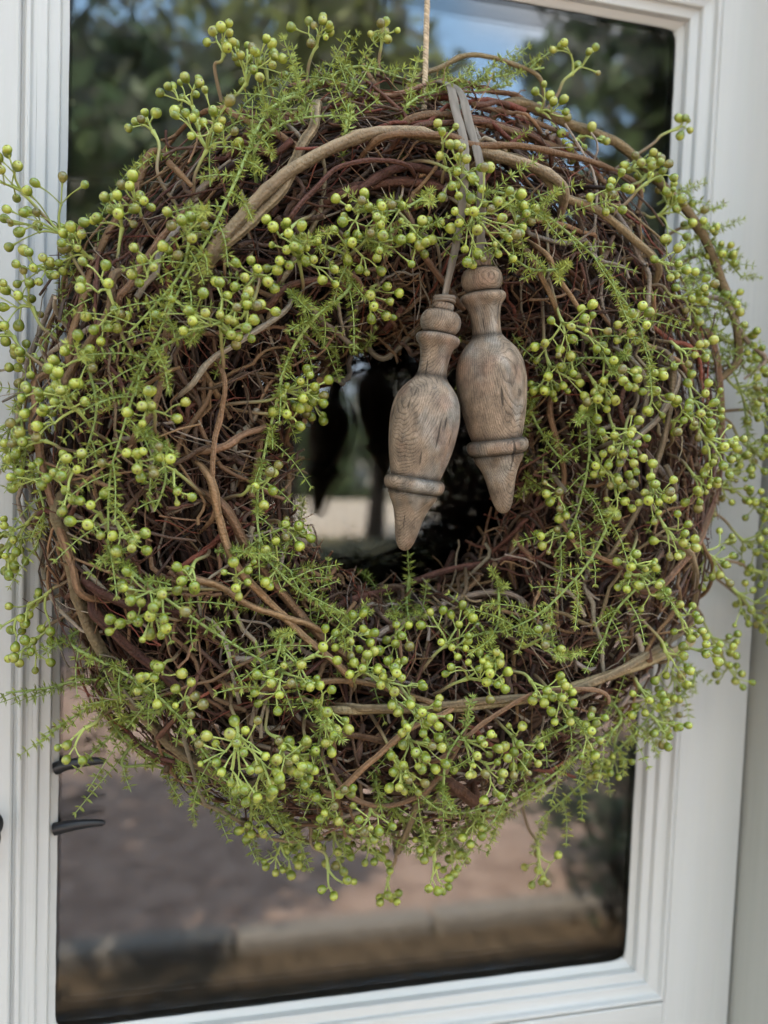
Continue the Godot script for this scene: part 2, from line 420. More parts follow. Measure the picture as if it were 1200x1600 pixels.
	func done() -> ArrayMesh:
		var arr := []
		arr.resize(Mesh.ARRAY_MAX)
		arr[Mesh.ARRAY_VERTEX] = v
		arr[Mesh.ARRAY_NORMAL] = n
		arr[Mesh.ARRAY_COLOR] = c
		arr[Mesh.ARRAY_TEX_UV] = uv
		arr[Mesh.ARRAY_INDEX] = idx
		var m := ArrayMesh.new()
		if v.size():
			m.add_surface_from_arrays(Mesh.PRIMITIVE_TRIANGLES, arr)
		return m


func smooth_path(ctrl: Array, per := 5) -> PackedVector3Array:
	var out := PackedVector3Array()
	var m := ctrl.size()
	for i in m - 1:
		var p0: Vector3 = ctrl[maxi(i - 1, 0)]
		var p1: Vector3 = ctrl[i]
		var p2: Vector3 = ctrl[i + 1]
		var p3: Vector3 = ctrl[mini(i + 2, m - 1)]
		for k in per:
			out.append(p1.cubic_interpolate(p2, p0, p3, float(k) / per))
	out.append(ctrl[m - 1])
	return out


func even(n: int, col: Color) -> PackedColorArray:
	var a := PackedColorArray()
	a.resize(n)
	a.fill(col)
	return a


func taper(n: int, a: float, b: float) -> PackedFloat32Array:
	var out := PackedFloat32Array()
	for i in n:
		out.append(lerpf(a, b, float(i) / maxi(n - 1, 1)))
	return out


# ---------------------------------------------------------------- naming and tagging
func numbered(called: String) -> String:
	taken[called] = taken.get(called, -1) + 1
	return called if taken[called] == 0 else "%s_%03d" % [called, taken[called]]


func tag(o: Node3D, label: String, category: String, group := "", kind := "") -> void:
	if label: o.set_meta("label", label)
	if category: o.set_meta("category", category)
	if group: o.set_meta("group", group)
	if kind: o.set_meta("kind", kind)


func base(called: String, at: Vector3, parent: Node3D = null) -> Node3D:
	var o := Node3D.new()
	o.name = numbered(called) if parent == null else called
	(parent if parent else self as Node3D).add_child(o, true)
	o.position = at
	return o


func put(called: String, m: Mesh, mat: Material, parent: Node3D = null) -> MeshInstance3D:
	var o := MeshInstance3D.new()
	o.name = numbered(called) if parent == null else called
	o.mesh = m
	o.material_override = mat
	(parent if parent else self as Node3D).add_child(o, true)
	return o


func boxed(called: String, lo: Vector3, hi: Vector3, mat: Material, parent: Node3D = null, bev := 0.0) -> MeshInstance3D:
	var g := Geo.new()
	g.box(lo, hi, bev)
	return put(called, g.done(), mat, parent)


# ---------------------------------------------------------------- materials
func noise_image(size: int, freq: float, seed_: int, octaves := 4, kind := FastNoiseLite.TYPE_SIMPLEX_SMOOTH) -> Image:
	var f := FastNoiseLite.new()
	f.noise_type = kind
	f.seed = seed_
	f.frequency = freq
	f.fractal_octaves = octaves
	return f.get_seamless_image(size, size)


func toned(im: Image, lo: Color, hi: Color) -> ImageTexture:
	# linear colours lo..hi laid over a grey picture
	var w := im.get_width()
	var h := im.get_height()
	var out := Image.create(w, h, false, Image.FORMAT_RGB8)
	for y in h:
		for x in w:
			out.set_pixel(x, y, lo.lerp(hi, im.get_pixel(x, y).r).linear_to_srgb())
	return ImageTexture.create_from_image(out)


func painted(col_lo: Color, col_hi: Color, upright: bool, rough := 0.42) -> StandardMaterial3D:
	var m := StandardMaterial3D.new()
	m.albedo_texture = toned(noise_image(256, 0.012, 5, 4), col_lo, col_hi)
	m.heightmap_enabled = true
	m.heightmap_texture = ImageTexture.create_from_image(noise_image(512, 0.03, 9, 5))
	m.heightmap_scale = 0.02
	m.uv1_triplanar = true
	m.uv1_scale = Vector3(9.0, 0.55, 9.0) if upright else Vector3(0.55, 9.0, 9.0)
	m.roughness = rough
	return m


func plain(col: Color, rough := 0.8) -> StandardMaterial3D:
	var m := StandardMaterial3D.new()
	m.albedo_color = col.linear_to_srgb()
	m.roughness = rough
	return m


func tinted(rough: float, spec := 0.5) -> StandardMaterial3D:
	var m := StandardMaterial3D.new()
	m.vertex_color_use_as_albedo = true
	m.roughness = rough
	m.metallic_specular = spec
	return m


func rough_ground(lo: Color, hi: Color, scale: float, seed_: int) -> StandardMaterial3D:
	var m := StandardMaterial3D.new()
	m.albedo_texture = toned(noise_image(512, 0.02, seed_, 5), lo, hi)
	m.uv1_triplanar = true
	m.uv1_world_triplanar = true
	m.uv1_scale = Vector3.ONE * scale
	m.roughness = 0.95
	return m


# ---------------------------------------------------------------- door
func door() -> void:
	var paint_up := painted(Color(0.475, 0.49, 0.482), Color(0.515, 0.527, 0.517), true)
	var paint_flat := painted(Color(0.475, 0.49, 0.482), Color(0.515, 0.527, 0.517), false)
	var d := base("glazed_door", Vector3.ZERO)
	tag(d, "white painted glazed door with stepped mouldings round its large pane", "door", "", "thing")
	var x0 := -0.0434
	var x1 := 0.4178
	var y0 := 1.0735
	var y1 := 1.8465
	var w := 0.0287                                   # width of the moulding
	boxed("stile", Vector3(-0.145, 0.03, -0.03), Vector3(x0 - w, 2.02, 0.022), paint_up, d, 0.0015)
	boxed("stile", Vector3(x1 + w - 0.0023, 0.03, -0.03), Vector3(0.5085, 2.02, 0.022), paint_up, d, 0.0015)
	boxed("rail", Vector3(x0 - w + 0.0002, y1 + w, -0.03), Vector3(x1 + w - 0.0025, 2.02, 0.0216), paint_flat, d, 0.001)
	boxed("rail", Vector3(x0 - w + 0.0002, 0.90, -0.03), Vector3(x1 + w - 0.0025, y0 - w, 0.0216), paint_flat, d, 0.001)
	boxed("door_panel", Vector3(x0 - w + 0.0002, 0.20, -0.02), Vector3(x1 + w - 0.0025, 0.8998, 0.006), paint_up, d)
	boxed("rail", Vector3(x0 - w + 0.0002, 0.03, -0.03), Vector3(x1 + w - 0.0025, 0.1998, 0.0216), paint_flat, d, 0.001)
	# moulding: distance outwards from the edge of the glass, height above the glass (mm)
	var prof := [[0.0, 0.3], [0.0, 1.3], [0.8, 2.2], [4.2, 4.6], [4.7, 4.6], [4.9, 10.4], [5.5, 11.2], [6.3, 11.4], [11.6, 12.3], [12.3, 12.9], [12.6, 15.4], [13.1, 16.3], [14.2, 16.8], [16.5, 17.0], [19.0, 17.5], [20.8, 18.4], [21.7, 19.6], [22.2, 21.4], [22.8, 22.6], [23.8, 23.1], [25.1, 23.0], [25.9, 22.3], [26.2, 20.6], [26.4, 18.6], [28.2, 18.6], [28.5, 20.6], [28.7, 20.8]]
	for side in 4:
		var g := Geo.new()
		var horizontal := side % 2 == 0
		var length := (x1 - x0) if horizontal else (y1 - y0)
		var steps := 140
		for k in prof.size() - 1:
			var f := g.v.size()
			for e in 2:
				for i in steps + 1:
					var t := float(i) / steps
					var dd: float = prof[k + e][0] / 1000.0
					var z: float = prof[k + e][1] / 1000.0
					var along := t * length
					var near := minf(along, length - along)
					if k + e < 4:
						var fade := 1.0 - (k + e) / 4.0
						dd -= fade * (0.0030 * exp(-near / 0.005) + 0.0005 * wobble.get_noise_2d(along * 900.0, side * 50.0) + 0.0007 * wobble.get_noise_2d(along * 130.0, side * 90.0 + 7.0))
					else:
						dd += 0.00015 * wobble.get_noise_2d(along * 300.0, k * 20.0)
					var p: Vector3
					var q := lerpf(-dd, length + dd, t)
					match side:
						0: p = Vector3(x0 + q, y0 - dd, z)
						1: p = Vector3(x1 + dd, y0 + q, z)
						2: p = Vector3(x1 - q, y1 + dd, z)
						_: p = Vector3(x0 - dd, y1 - q, z)
					g.v.append(p)
					g.uv.append(Vector2(t, 0))
					g.c.append(Color.WHITE)
			var du: float = prof[k + 1][0] - prof[k][0]
			var dz: float = prof[k + 1][1] - prof[k][1]
			var out: Vector3 = [Vector3.DOWN, Vector3.RIGHT, Vector3.UP, Vector3.LEFT][side]
			var nd := (Vector3(0, 0, 1) * du - out * dz).normalized()
			for i in 2 * (steps + 1):
				g.n.append(nd)
			for i in steps:
				var a := f + i
				var b := f + steps + 1 + i
				g.idx.append_array([a, a + 1, b, a + 1, b + 1, b])
		put("glazing_moulding", g.done(), paint_flat if horizontal else paint_up, d)
	# double glazing
	var glass := StandardMaterial3D.new()
	glass.transparency = BaseMaterial3D.TRANSPARENCY_ALPHA
	glass.albedo_color = Color(0, 0, 0, 0.004)
	glass.roughness = 0.0
	glass.metallic_specular = 0.5
	boxed("glass_pane", Vector3(x0 - 0.004, y0 - 0.004, -0.004), Vector3(x1 + 0.004, y1 + 0.004, 0.0), glass, d)
	boxed("glass_pane", Vector3(x0 - 0.004, y0 - 0.004, -0.020), Vector3(x1 + 0.004, y1 + 0.004, -0.016), glass, d)
	# two black metal catches that reach over the glass from the left edge
	var iron := plain(Color(0.012, 0.013, 0.016), 0.35)
	for k in 2:
		var g := Geo.new()
		var yy: float = [1.2725, 1.2275][k]
		var pts := smooth_path([Vector3(x0 - 0.002, yy - 0.004 + k * 0.001, 0.0042), Vector3(x0 + 0.006, yy - 0.001, 0.0062), Vector3(x0 + 0.018, yy + 0.001, 0.008), Vector3(x0 + 0.028, yy + 0.0015, 0.009), Vector3(x0 + 0.0325, yy + 0.001, 0.009)], 5)
		var rad := PackedFloat32Array()
		for i in pts.size():
			var t := float(i) / (pts.size() - 1)
			rad.append(0.0047 * (1.0 - 0.6 * t) * sqrt(clampf((1.0 - t) * 9.0, 0.05, 1.0)))
		g.tube(pts, rad, 10, even(pts.size(), Color.WHITE))
		put("window_catch", g.done(), iron, d)
	# round black knob on the left stile, at the edge of the picture
	var g := Geo.new()
	g.lathe([Vector2(0.010, 0.0), Vector2(0.010, 0.003), Vector2(0.006, 0.005), Vector2(0.0045, 0.012), Vector2(0.007, 0.016), Vector2(0.0105, 0.020), Vector2(0.0115, 0.025), Vector2(0.0095, 0.030), Vector2(0.005, 0.033), Vector2(0.0, 0.034)], 24)
	var knob := put("door_knob", g.done(), iron, d)
	knob.transform = Transform3D(Basis(Vector3.RIGHT, PI / 2), Vector3(-0.0870, 1.2385, 0.022))

	# frame the door hangs in: deep white jambs and head
	var fr := base("door_frame", Vector3.ZERO)
	tag(fr, "greyish white door frame with a deep jamb right of the door", "door frame", "", "thing")
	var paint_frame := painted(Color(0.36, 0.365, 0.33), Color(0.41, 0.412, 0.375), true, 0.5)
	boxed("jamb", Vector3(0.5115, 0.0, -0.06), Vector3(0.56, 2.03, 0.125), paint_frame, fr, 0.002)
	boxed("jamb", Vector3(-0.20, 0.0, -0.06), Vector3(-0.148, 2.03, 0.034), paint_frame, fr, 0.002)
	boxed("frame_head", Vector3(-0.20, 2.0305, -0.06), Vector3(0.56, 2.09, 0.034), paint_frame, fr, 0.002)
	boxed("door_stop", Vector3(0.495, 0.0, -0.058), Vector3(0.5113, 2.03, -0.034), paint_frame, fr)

	# the house round it, closed, so that daylight enters only through the glass
	var render_mat := rough_ground(Color(0.52, 0.50, 0.45), Color(0.62, 0.60, 0.55), 0.8, 21)
	var hs := base("house", Vector3.ZERO)
	tag(hs, "pale rendered house wall that the white door is set in", "house", "", "thing")
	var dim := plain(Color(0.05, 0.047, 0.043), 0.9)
	boxed("front_wall", Vector3(-4.5, 0.0, -0.14), Vector3(-0.2005, 3.0, 0.10), render_mat, hs)
	boxed("front_wall", Vector3(0.5605, 0.0, -0.14), Vector3(4.5, 3.0, 0.10), render_mat, hs)
	boxed("front_wall", Vector3(-0.2003, 2.0905, -0.14), Vector3(0.5603, 3.0, 0.10), render_mat, hs)
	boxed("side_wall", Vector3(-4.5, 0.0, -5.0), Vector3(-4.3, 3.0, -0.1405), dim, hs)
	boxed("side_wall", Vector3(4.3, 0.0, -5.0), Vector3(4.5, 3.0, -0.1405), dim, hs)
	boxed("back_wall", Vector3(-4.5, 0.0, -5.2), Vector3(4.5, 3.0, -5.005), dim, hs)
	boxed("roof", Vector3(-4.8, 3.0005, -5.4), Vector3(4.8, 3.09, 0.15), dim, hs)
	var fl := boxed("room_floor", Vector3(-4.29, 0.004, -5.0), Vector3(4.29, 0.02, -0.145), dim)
	fl.set_meta("kind", "structure")


# ---------------------------------------------------------------- garden that the glass mirrors
func garden() -> void:
	var soil_m := rough_ground(Color(0.04, 0.028, 0.015), Color(0.16, 0.11, 0.065), 1.3, 3)
	var path_m := rough_ground(Color(0.22, 0.145, 0.115), Color(0.52, 0.38, 0.31), 0.7, 4)
	var lawn_m := rough_ground(Color(0.09, 0.085, 0.04), Color(0.16, 0.14, 0.07), 0.2, 6)
	var road_m := rough_ground(Color(0.50, 0.42, 0.33), Color(0.62, 0.54, 0.45), 0.15, 7)
	for a in [["ground", Vector3(-300, -0.4, -300), Vector3(300, 0.0, 300), lawn_m], ["soil_ground", Vector3(-6, -0.1, 0.12), Vector3(8, 0.004, 1.953), soil_m], ["path", Vector3(-8, -0.1, 2.052), Vector3(12, 0.008, 10.5), path_m], ["road", Vector3(-60, -0.1, 15), Vector3(80, 0.008, 27), road_m]]:
		boxed(a[0], a[1], a[2], a[3]).set_meta("kind", "structure")
	var stone := rough_ground(Color(0.20, 0.18, 0.16), Color(0.33, 0.30, 0.27), 3.0, 8)
	var kerb := base("kerb", Vector3(0, 0, 1.99))
	kerb.set_meta("kind", "structure")
	for i in 16:
		var l := -4.0 + i * 0.62
		var y := 0.055 + rng.randf_range(-0.006, 0.006)
		boxed("kerb_stone", Vector3(l, -0.05, -0.035), Vector3(l + 0.61, y, 0.058), stone, kerb, 0.012)
	# trees
	var bark := plain(Color(0.06, 0.045, 0.032), 0.9)
	var crown_a := crown_mesh(4600, 0.17, 1)
	var crown_b := crown_mesh(3800, 0.18, 2)
	var leaf_dark := leafy(Color(0.055, 0.095, 0.026))
	var leaf_mid := leafy(Color(0.10, 0.15, 0.035))
	var leaf_yellow := leafy(Color(0.16, 0.19, 0.045))
	var T := [
		[-1.3, 9.0, 4.6, 2.5, crown_a, leaf_dark, "dark leafy tree mirrored in the upper left of the glass"],
		[1.9, 11.0, 5.8, 2.3, crown_b, leaf_yellow, "mid green tree mirrored above the wreath's left shoulder"],
		[6.6, 9.5, 6.6, 2.6, crown_a, leaf_dark, "tall dark tree mirrored in the upper right corner of the glass"],
		[4.2, 15.0, 5.0, 2.4, crown_b, leaf_yellow, "yellow green tree mirrored with sky gaps above the jute cord"],
		[-2.3, 1.0, 3.3, 1.0, crown_b, leaf_mid, "small tree beside the house that shades the path near the kerb"],
		[-1.2, 2.3, 4.3, 0.6, crown_a, leaf_mid, "taller slim tree beside the house that shades the middle of the path"],
		[-5.5, 5.0, 5.0, 3.0, crown_a, leaf_mid, "large tree at the left side of the garden"],
		[-7.0, 11.0, 5.5, 3.4, crown_b, leaf_dark, "large dark tree in the far left corner of the garden"],
		[9.5, 4.5, 5.0, 3.0, crown_b, leaf_mid, "large tree at the right side of the garden"],
		[9.5, 14.0, 4.2, 2.6, crown_b, leaf_dark, "broad dark tree mirrored low at the right edge of the glass"],
	]
	for t in T:
		tree(t[0], t[1], t[2], t[3], t[4], t[5], bark, t[6])
	var b := base("bush", Vector3(1.66, 0, 2.0))
	tag(b, "dark green bush beside the path mirrored at the lower right of the glass", "bush")
	var cr := put("foliage", crown_mesh(2600, 0.14, 3), leafy(Color(0.02, 0.04, 0.018)), b)
	cr.position = Vector3(0, 0.28, 0)
	cr.scale = Vector3(0.56, 0.34, 0.45)
	var g := Geo.new()
	for k in 5:
		var w := k * TAU / 5
		var pts := smooth_path([Vector3(0, 0, 0), Vector3(cos(w) * 0.08, 0.15, sin(w) * 0.08), Vector3(cos(w) * 0.28, 0.4, sin(w) * 0.24)], 4)
		g.tube(pts, taper(pts.size(), 0.02, 0.006), 6, even(pts.size(), Color.WHITE))
	put("stem", g.done(), bark, b)
	var hedge := base("hedge", Vector3(1.2, 0, 27.6))
	tag(hedge, "long dark hedge across the road mirrored low in the wreath's opening", "hedge")
	for k in 4:
		var hc := put("foliage", crown_a, leaf_dark, hedge)
		hc.position = Vector3(-4.0 + k * 2.9, 1.5, 0.0)
		hc.scale = Vector3(2.1, 2.2, 0.9)
	# far house across the road
	var white := plain(Color(0.50, 0.48, 0.44), 0.8)
	var far := base("far_house", Vector3(0, 0, 30))
	tag(far, "white house across the road mirrored between the trees", "house", "", "thing")
	boxed("wall", Vector3(-5, 0, 0), Vector3(3, 9, 7), white, far)
	boxed("wall", Vector3(9, 0, 0), Vector3(22, 4.2, 7), white, far)
	var tile := plain(Color(0.10, 0.10, 0.11), 0.7)
	boxed("roof", Vector3(-5.3, 9.001, -0.3), Vector3(3.3, 9.4, 7.3), tile, far)
	boxed("roof", Vector3(8.7, 4.201, -0.3), Vector3(22.3, 4.6, 7.3), tile, far)
	var pane := plain(Color(0.03, 0.035, 0.04), 0.15)
	for wx in [-3.6, -1.2, 1.2]:
		for wy in [1.0, 3.9, 6.6]:
			boxed("window", Vector3(wx, wy, -0.04), Vector3(wx + 1.0, wy + 1.5, 0.05), pane, far)


func leafy(col: Color) -> StandardMaterial3D:
	var m := StandardMaterial3D.new()
	m.albedo_color = col.linear_to_srgb()
	m.roughness = 0.5
	m.backlight_enabled = true
	m.backlight = Color(0.5, 0.5, 0.5)
	return m


func crown_mesh(count: int, size: float, seed_: int) -> ArrayMesh:
	# a unit crown of leaves gathered in clumps
	var r := RandomNumberGenerator.new()
	r.seed = 700 + seed_
	var clumps := []
	for i in 46:
		var d := Vector3(r.randfn(), r.randfn(), r.randfn()).normalized() * pow(r.randf(), 0.4)
		clumps.append([d * Vector3(0.85, 0.8, 0.85), r.randf_range(0.14, 0.32)])
	var g := Geo.new()
	for i in count:
		var cl: Array = clumps[r.randi() % clumps.size()]
		var p: Vector3 = cl[0] + Vector3(r.randfn(), r.randfn(), r.randfn()) * cl[1] * 0.55
		var a := Vector3(r.randfn(), r.randfn(), r.randfn()).normalized()
		var b := a.cross(Vector3(r.randfn(), r.randfn(), r.randfn())).normalized()
		var s := size * r.randf_range(0.25, 0.55)
		g.face([p - a * s, p + b * s * 0.4, p + a * s, p - b * s * 0.4], b.cross(a), Color.WHITE)
	return g.done()


func tree(x: float, z: float, cy: float, r: float, crown: Mesh, leaf: Material, bark: Material, label: String) -> void:
	var t := base("tree", Vector3(x, 0, z))
	tag(t, label, "tree", "trees in the garden")
	var g := Geo.new()
	var pts := smooth_path([Vector3(0, 0, 0), Vector3(0.05, cy * 0.3, 0.03), Vector3(-0.04, cy * 0.65, 0.0), Vector3(0.03, cy + r * 0.5, 0.02)], 5)
	g.tube(pts, taper(pts.size(), 0.06 * r + 0.04, 0.02), 10, even(pts.size(), Color.WHITE))
	put("trunk", g.done(), bark, t)
	for k in 6:
		var l := Geo.new()
		var w := k * TAU / 6 + x
		var from := Vector3(0, cy - r * 0.55 + k * 0.12 * r, 0)
		var to := Vector3(cos(w) * r * 0.8, cy + r * (0.05 + 0.09 * k), sin(w) * r * 0.8)
		var q := smooth_path([from, from.lerp(to, 0.5) + Vector3(0, -0.08 * r, 0), to], 4)
		l.tube(q, taper(q.size(), 0.025 * r, 0.008), 6, even(q.size(), Color.WHITE))
		put("limb", l.done(), bark, t)
	var c := put("crown", crown, leaf, t)
	c.position = Vector3(0, cy, 0)
	c.scale = Vector3(r, r * 0.95, r)
	c.rotation.y = x * 1.7


# ---------------------------------------------------------------- wreath
func on_band(th: float, ph: float, k: float) -> Vector3:
	# th: round the ring; ph: round the band (0 outwards, PI/2 towards the garden); k: share of the band's thickness
	var rad := RING + TUBE * k * cos(ph)
	return Vector3(cos(th) * rad, sin(th) * rad * TALL, MID + DEPTH * k * sin(ph))


func surface_z(p: Vector3) -> float:
	var s := absf(Vector2(p.x, p.y / TALL).length() - RING) / TUBE
	return MID + DEPTH * maxf(0.0, 1.0 - s * s * s)


func outward(p: Vector3) -> Vector3:
	var q := Vector2(p.x, p.y / TALL)
	var s := clampf((q.length() - RING) / TUBE, -1.0, 1.0)
	var e := q.normalized() * s
	return Vector3(e.x, e.y, sqrt(maxf(0.05, 1.0 - s * s))).normalized()


func bark_tone(t: int) -> Color:
	var k := rng.randf_range(0.6, 1.45)
	var c: Color
	match t:
		0: c = Color(0.180, 0.135, 0.078)
		1: c = Color(0.180, 0.108, 0.060)
		2: c = Color(0.088, 0.042, 0.029)
		3: c = Color(0.235, 0.190, 0.145)
		4: c = Color(0.150, 0.050, 0.033)
		5: c = Color(0.034, 0.022, 0.017)
		_: c = Color(0.080, 0.051, 0.036)
	return Color(c.r * k, c.g * k * rng.randf_range(0.94, 1.06), c.b * k * rng.randf_range(0.9, 1.1))


func twig_path(th: float, ph: float, k: float, arc: float, drift: float, rough: float, steps: int, flee: float) -> PackedVector3Array:
	var out := PackedVector3Array()
	var s := rng.randf() * 1000.0
	for i in steps + 1:
		var t := float(i) / steps
		var kk := k + rough * wobble.get_noise_2d(s, t * arc * 60.0) + flee * pow(maxf(0.0, t - 0.6) / 0.4, 2.0)
		var a := th + arc * t + rough * 0.35 * wobble.get_noise_2d(s + 300.0, t * absf(arc) * 90.0)
		var b := ph + drift * t + rough * 1.6 * wobble.get_noise_2d(s + 600.0, t * absf(arc) * 60.0)
		out.append(on_band(a, b, kk))
	return out


func twig_into(g: Geo, pts: PackedVector3Array, r0: float, r1: float, sides: int, tone: int) -> void:
	var m := pts.size()
	var c0 := bark_tone(tone)
	var c1 := c0.lerp(bark_tone(tone), 0.6)
	var cols := PackedColorArray()
	var rad := PackedFloat32Array()
	var next := rng.randi_range(2, 5)
	for i in m:
		var t := float(i) / (m - 1)
		cols.append(c0.lerp(c1, t) * rng.randf_range(0.85, 1.15))
		var r := lerpf(r0, r1, t)
		if i == next:
			r *= 1.18
			next += rng.randi_range(3, 6)
		rad.append(r)
	g.tube(pts, rad, sides, cols, 0.16, rng)


func wreath() -> void:
	var w := base("wreath", CENTRE)
	tag(w, "round twig wreath with green berries and fern hanging before the glass", "wreath")
	var bark := tinted(0.72, 0.32)
	bark.rim_enabled = false
	var bark_grain := noise_image(256, 0.06, 31, 4)
	bark.heightmap_enabled = true
	bark.heightmap_texture = ImageTexture.create_from_image(bark_grain)
	bark.heightmap_scale = 0.11
	bark.uv1_triplanar = true
	bark.uv1_scale = Vector3.ONE * 22.0

	# packed inner twigs, past counting
	var core := Geo.new()
	for i in 650:
		var pts := twig_path(rng.randf() * TAU, rng.randf() * TAU, sqrt(rng.randf_range(0.03, 0.62)), rng.randf_range(0.5, 1.3) * (1 if rng.randf() < 0.5 else -1), rng.randf_range(-1.2, 1.2), 0.10, 11, 0.0)
		twig_into(core, pts, rng.randf_range(0.0014, 0.003), 0.0012, 5, [5, 5, 2, 6][rng.randi() % 4])
	var cm := put("inner_twig", core.done(), bark, w)
	cm.set_meta("kind", "stuff")
	var layer := Geo.new()
	for i in 620:
		var pts := twig_path(rng.randf() * TAU, rng.randf() * TAU, rng.randf_range(0.62, 0.98), rng.randf_range(0.25, 1.0) * (1 if rng.randf() < 0.5 else -1), rng.randf_range(-1.5, 1.5), 0.24, 12, 0.0 if rng.randf() < 0.7 else rng.randf_range(0.0, 0.2))
		twig_into(layer, pts, rng.randf_range(0.0006, 0.0018), 0.0005, 5, [5, 2, 6, 6, 6, 1, 3, 5][rng.randi() % 8])
	for i in 900:                                      # short broken pieces lying across
		var ph := rng.randf_range(-0.4, PI + 0.4)
		var p := on_band(rng.randf() * TAU, ph, rng.randf_range(0.88, 1.04))
		var up := outward(p)
		var dir := (Vector3(rng.randfn(), rng.randfn(), rng.randfn()) - up * 0.0).normalized()
		dir = (dir - up * dir.dot(up) * 0.8).normalized()
		var l := rng.randf_range(0.008, 0.030)
		var bend := Vector3(rng.randfn(), rng.randfn(), rng.randfn()) * l * 0.10
		var r0 := 0.0006 + 0.0018 * pow(rng.randf(), 2.0)
		twig_into(layer, smooth_path([p - dir * l, p - dir * l * 0.3 + bend * 1.6, p + dir * l * 0.4 - bend * 1.6, p + dir * l], 3), r0, r0 * 0.6, 6, [3, 1, 6, 2, 5, 6][rng.randi() % 6])
	put("thin_twig", layer.done(), bark, w).set_meta("kind", "stuff")
	# thin red rootlets
	var hair := Geo.new()
	for i in 900:
		var pts := twig_path(rng.randf() * TAU, rng.randf_range(-0.5, PI + 0.5), rng.randf_range(0.86, 1.02), rng.randf_range(0.08, 0.42) * (1 if rng.randf() < 0.5 else -1), rng.randf_range(-1.4, 1.4), 0.30, 12, rng.randf_range(-0.1, 0.22))
		twig_into(hair, pts, rng.randf_range(0.00035, 0.0007), 0.00025, 4, [4, 2, 2, 1, 6][rng.randi() % 5])
	for i in 240:
		var pts := twig_path(rng.randf() * TAU, rng.randf_range(-0.5, PI + 0.5), rng.randf_range(0.92, 1.04), rng.randf_range(0.05, 0.3) * (1 if rng.randf() < 0.5 else -1), rng.randf_range(-1.2, 1.2), 0.32, 10, rng.randf_range(-0.1, 0.2))
		twig_into(hair, pts, rng.randf_range(0.0003, 0.0006), 0.0002, 4, 3)
	put("rootlet", hair.done(), bark, w).set_meta("kind", "stuff")

	# twigs that can be picked out one by one
	for i in 290:
		var g := Geo.new()
		var ph := rng.randf_range(-0.35, PI + 0.35)
		var pts := twig_path(rng.randf() * TAU, ph, rng.randf_range(0.93, 1.05), rng.randf_range(0.18, 0.75) * (1 if rng.randf() < 0.5 else -1), rng.randf_range(-1.5, 1.5), 0.32, 15, rng.randf_range(-0.12, 0.2))
		var r0 := 0.0007 + 0.0015 * pow(rng.randf(), 1.6)
		var tone: int = [2, 2, 6, 6, 1, 1, 1, 3, 3, 4, 0][rng.randi() % 11]
		twig_into(g, pts, r0, r0 * 0.6, 7, tone)
		if rng.randf() < 0.5:                      # a short side spur
			var at := rng.randi_range(3, pts.size() - 4)
			var tn := (pts[at + 1] - pts[at]).normalized()
			var dir := (tn * 0.6 + Vector3(rng.randfn(), rng.randfn(), rng.randfn()) * 0.5 + outward(pts[at]) * 0.35).normalized()
			var l := rng.randf_range(0.008, 0.026)
			twig_into(g, smooth_path([pts[at], pts[at] + dir * l * 0.5 + tn * 0.002, pts[at] + dir * l], 3), r0 * 0.6, r0 * 0.35, 5, tone)
		put("twig", g.done(), bark, w)

	# the thick vines wound round the ring
	for d in VINES:
		var ctrl := []
		for p in d.at:
			ctrl.append(Vector3(p[0], p[1], p[2]) / 1000.0)
		var last: int = ctrl.size() - 1
		ctrl.insert(0, ctrl[0] + (ctrl[0] - ctrl[1]).normalized() * 0.014 - outward(ctrl[0]) * 0.026)
		ctrl.append(ctrl[last + 1] + (ctrl[last + 1] - ctrl[last]).normalized() * 0.014 - outward(ctrl[last + 1]) * 0.026)
		var pts := smooth_path(ctrl, 9)
		var cols := PackedColorArray()
		var rad := PackedFloat32Array()
		var c0 := bark_tone(d.tone)
		var c1 := bark_tone(d.tone)
		var run := 0.0
		var knot := rng.randf_range(0.02, 0.05)
		var s := rng.randf() * 900.0
		for i in pts.size():
			if i:
				run += pts[i].distance_to(pts[i - 1])
			var k := 1.0 + 0.07 * wobble.get_noise_2d(s, run * 1500.0)
			if absf(run - knot) < 0.004:
				k *= 1.22 - absf(run - knot) * 40.0
			elif run > knot:
				knot += rng.randf_range(0.035, 0.065)
			var ends := minf(1.0, 0.4 + minf(i, pts.size() - 1 - i) * 0.08)
			rad.append(d.r / 1000.0 * k * ends * lerpf(1.0, 0.78, float(i) / pts.size()))
			pts[i] += Vector3(wobble.get_noise_2d(s + 50.0, run * 900.0), wobble.get_noise_2d(s + 90.0, run * 900.0), 0.0) * 0.0012
			cols.append(c0.lerp(c1, 0.5 + 0.5 * wobble.get_noise_2d(s + 200.0, run * 700.0)))
		var g := Geo.new()
		g.tube(pts, rad, 16, cols, 0.42, rng)
		put("vine", g.done(), bark, w)

	berry_sprigs(w)
	fern_sprigs(w)


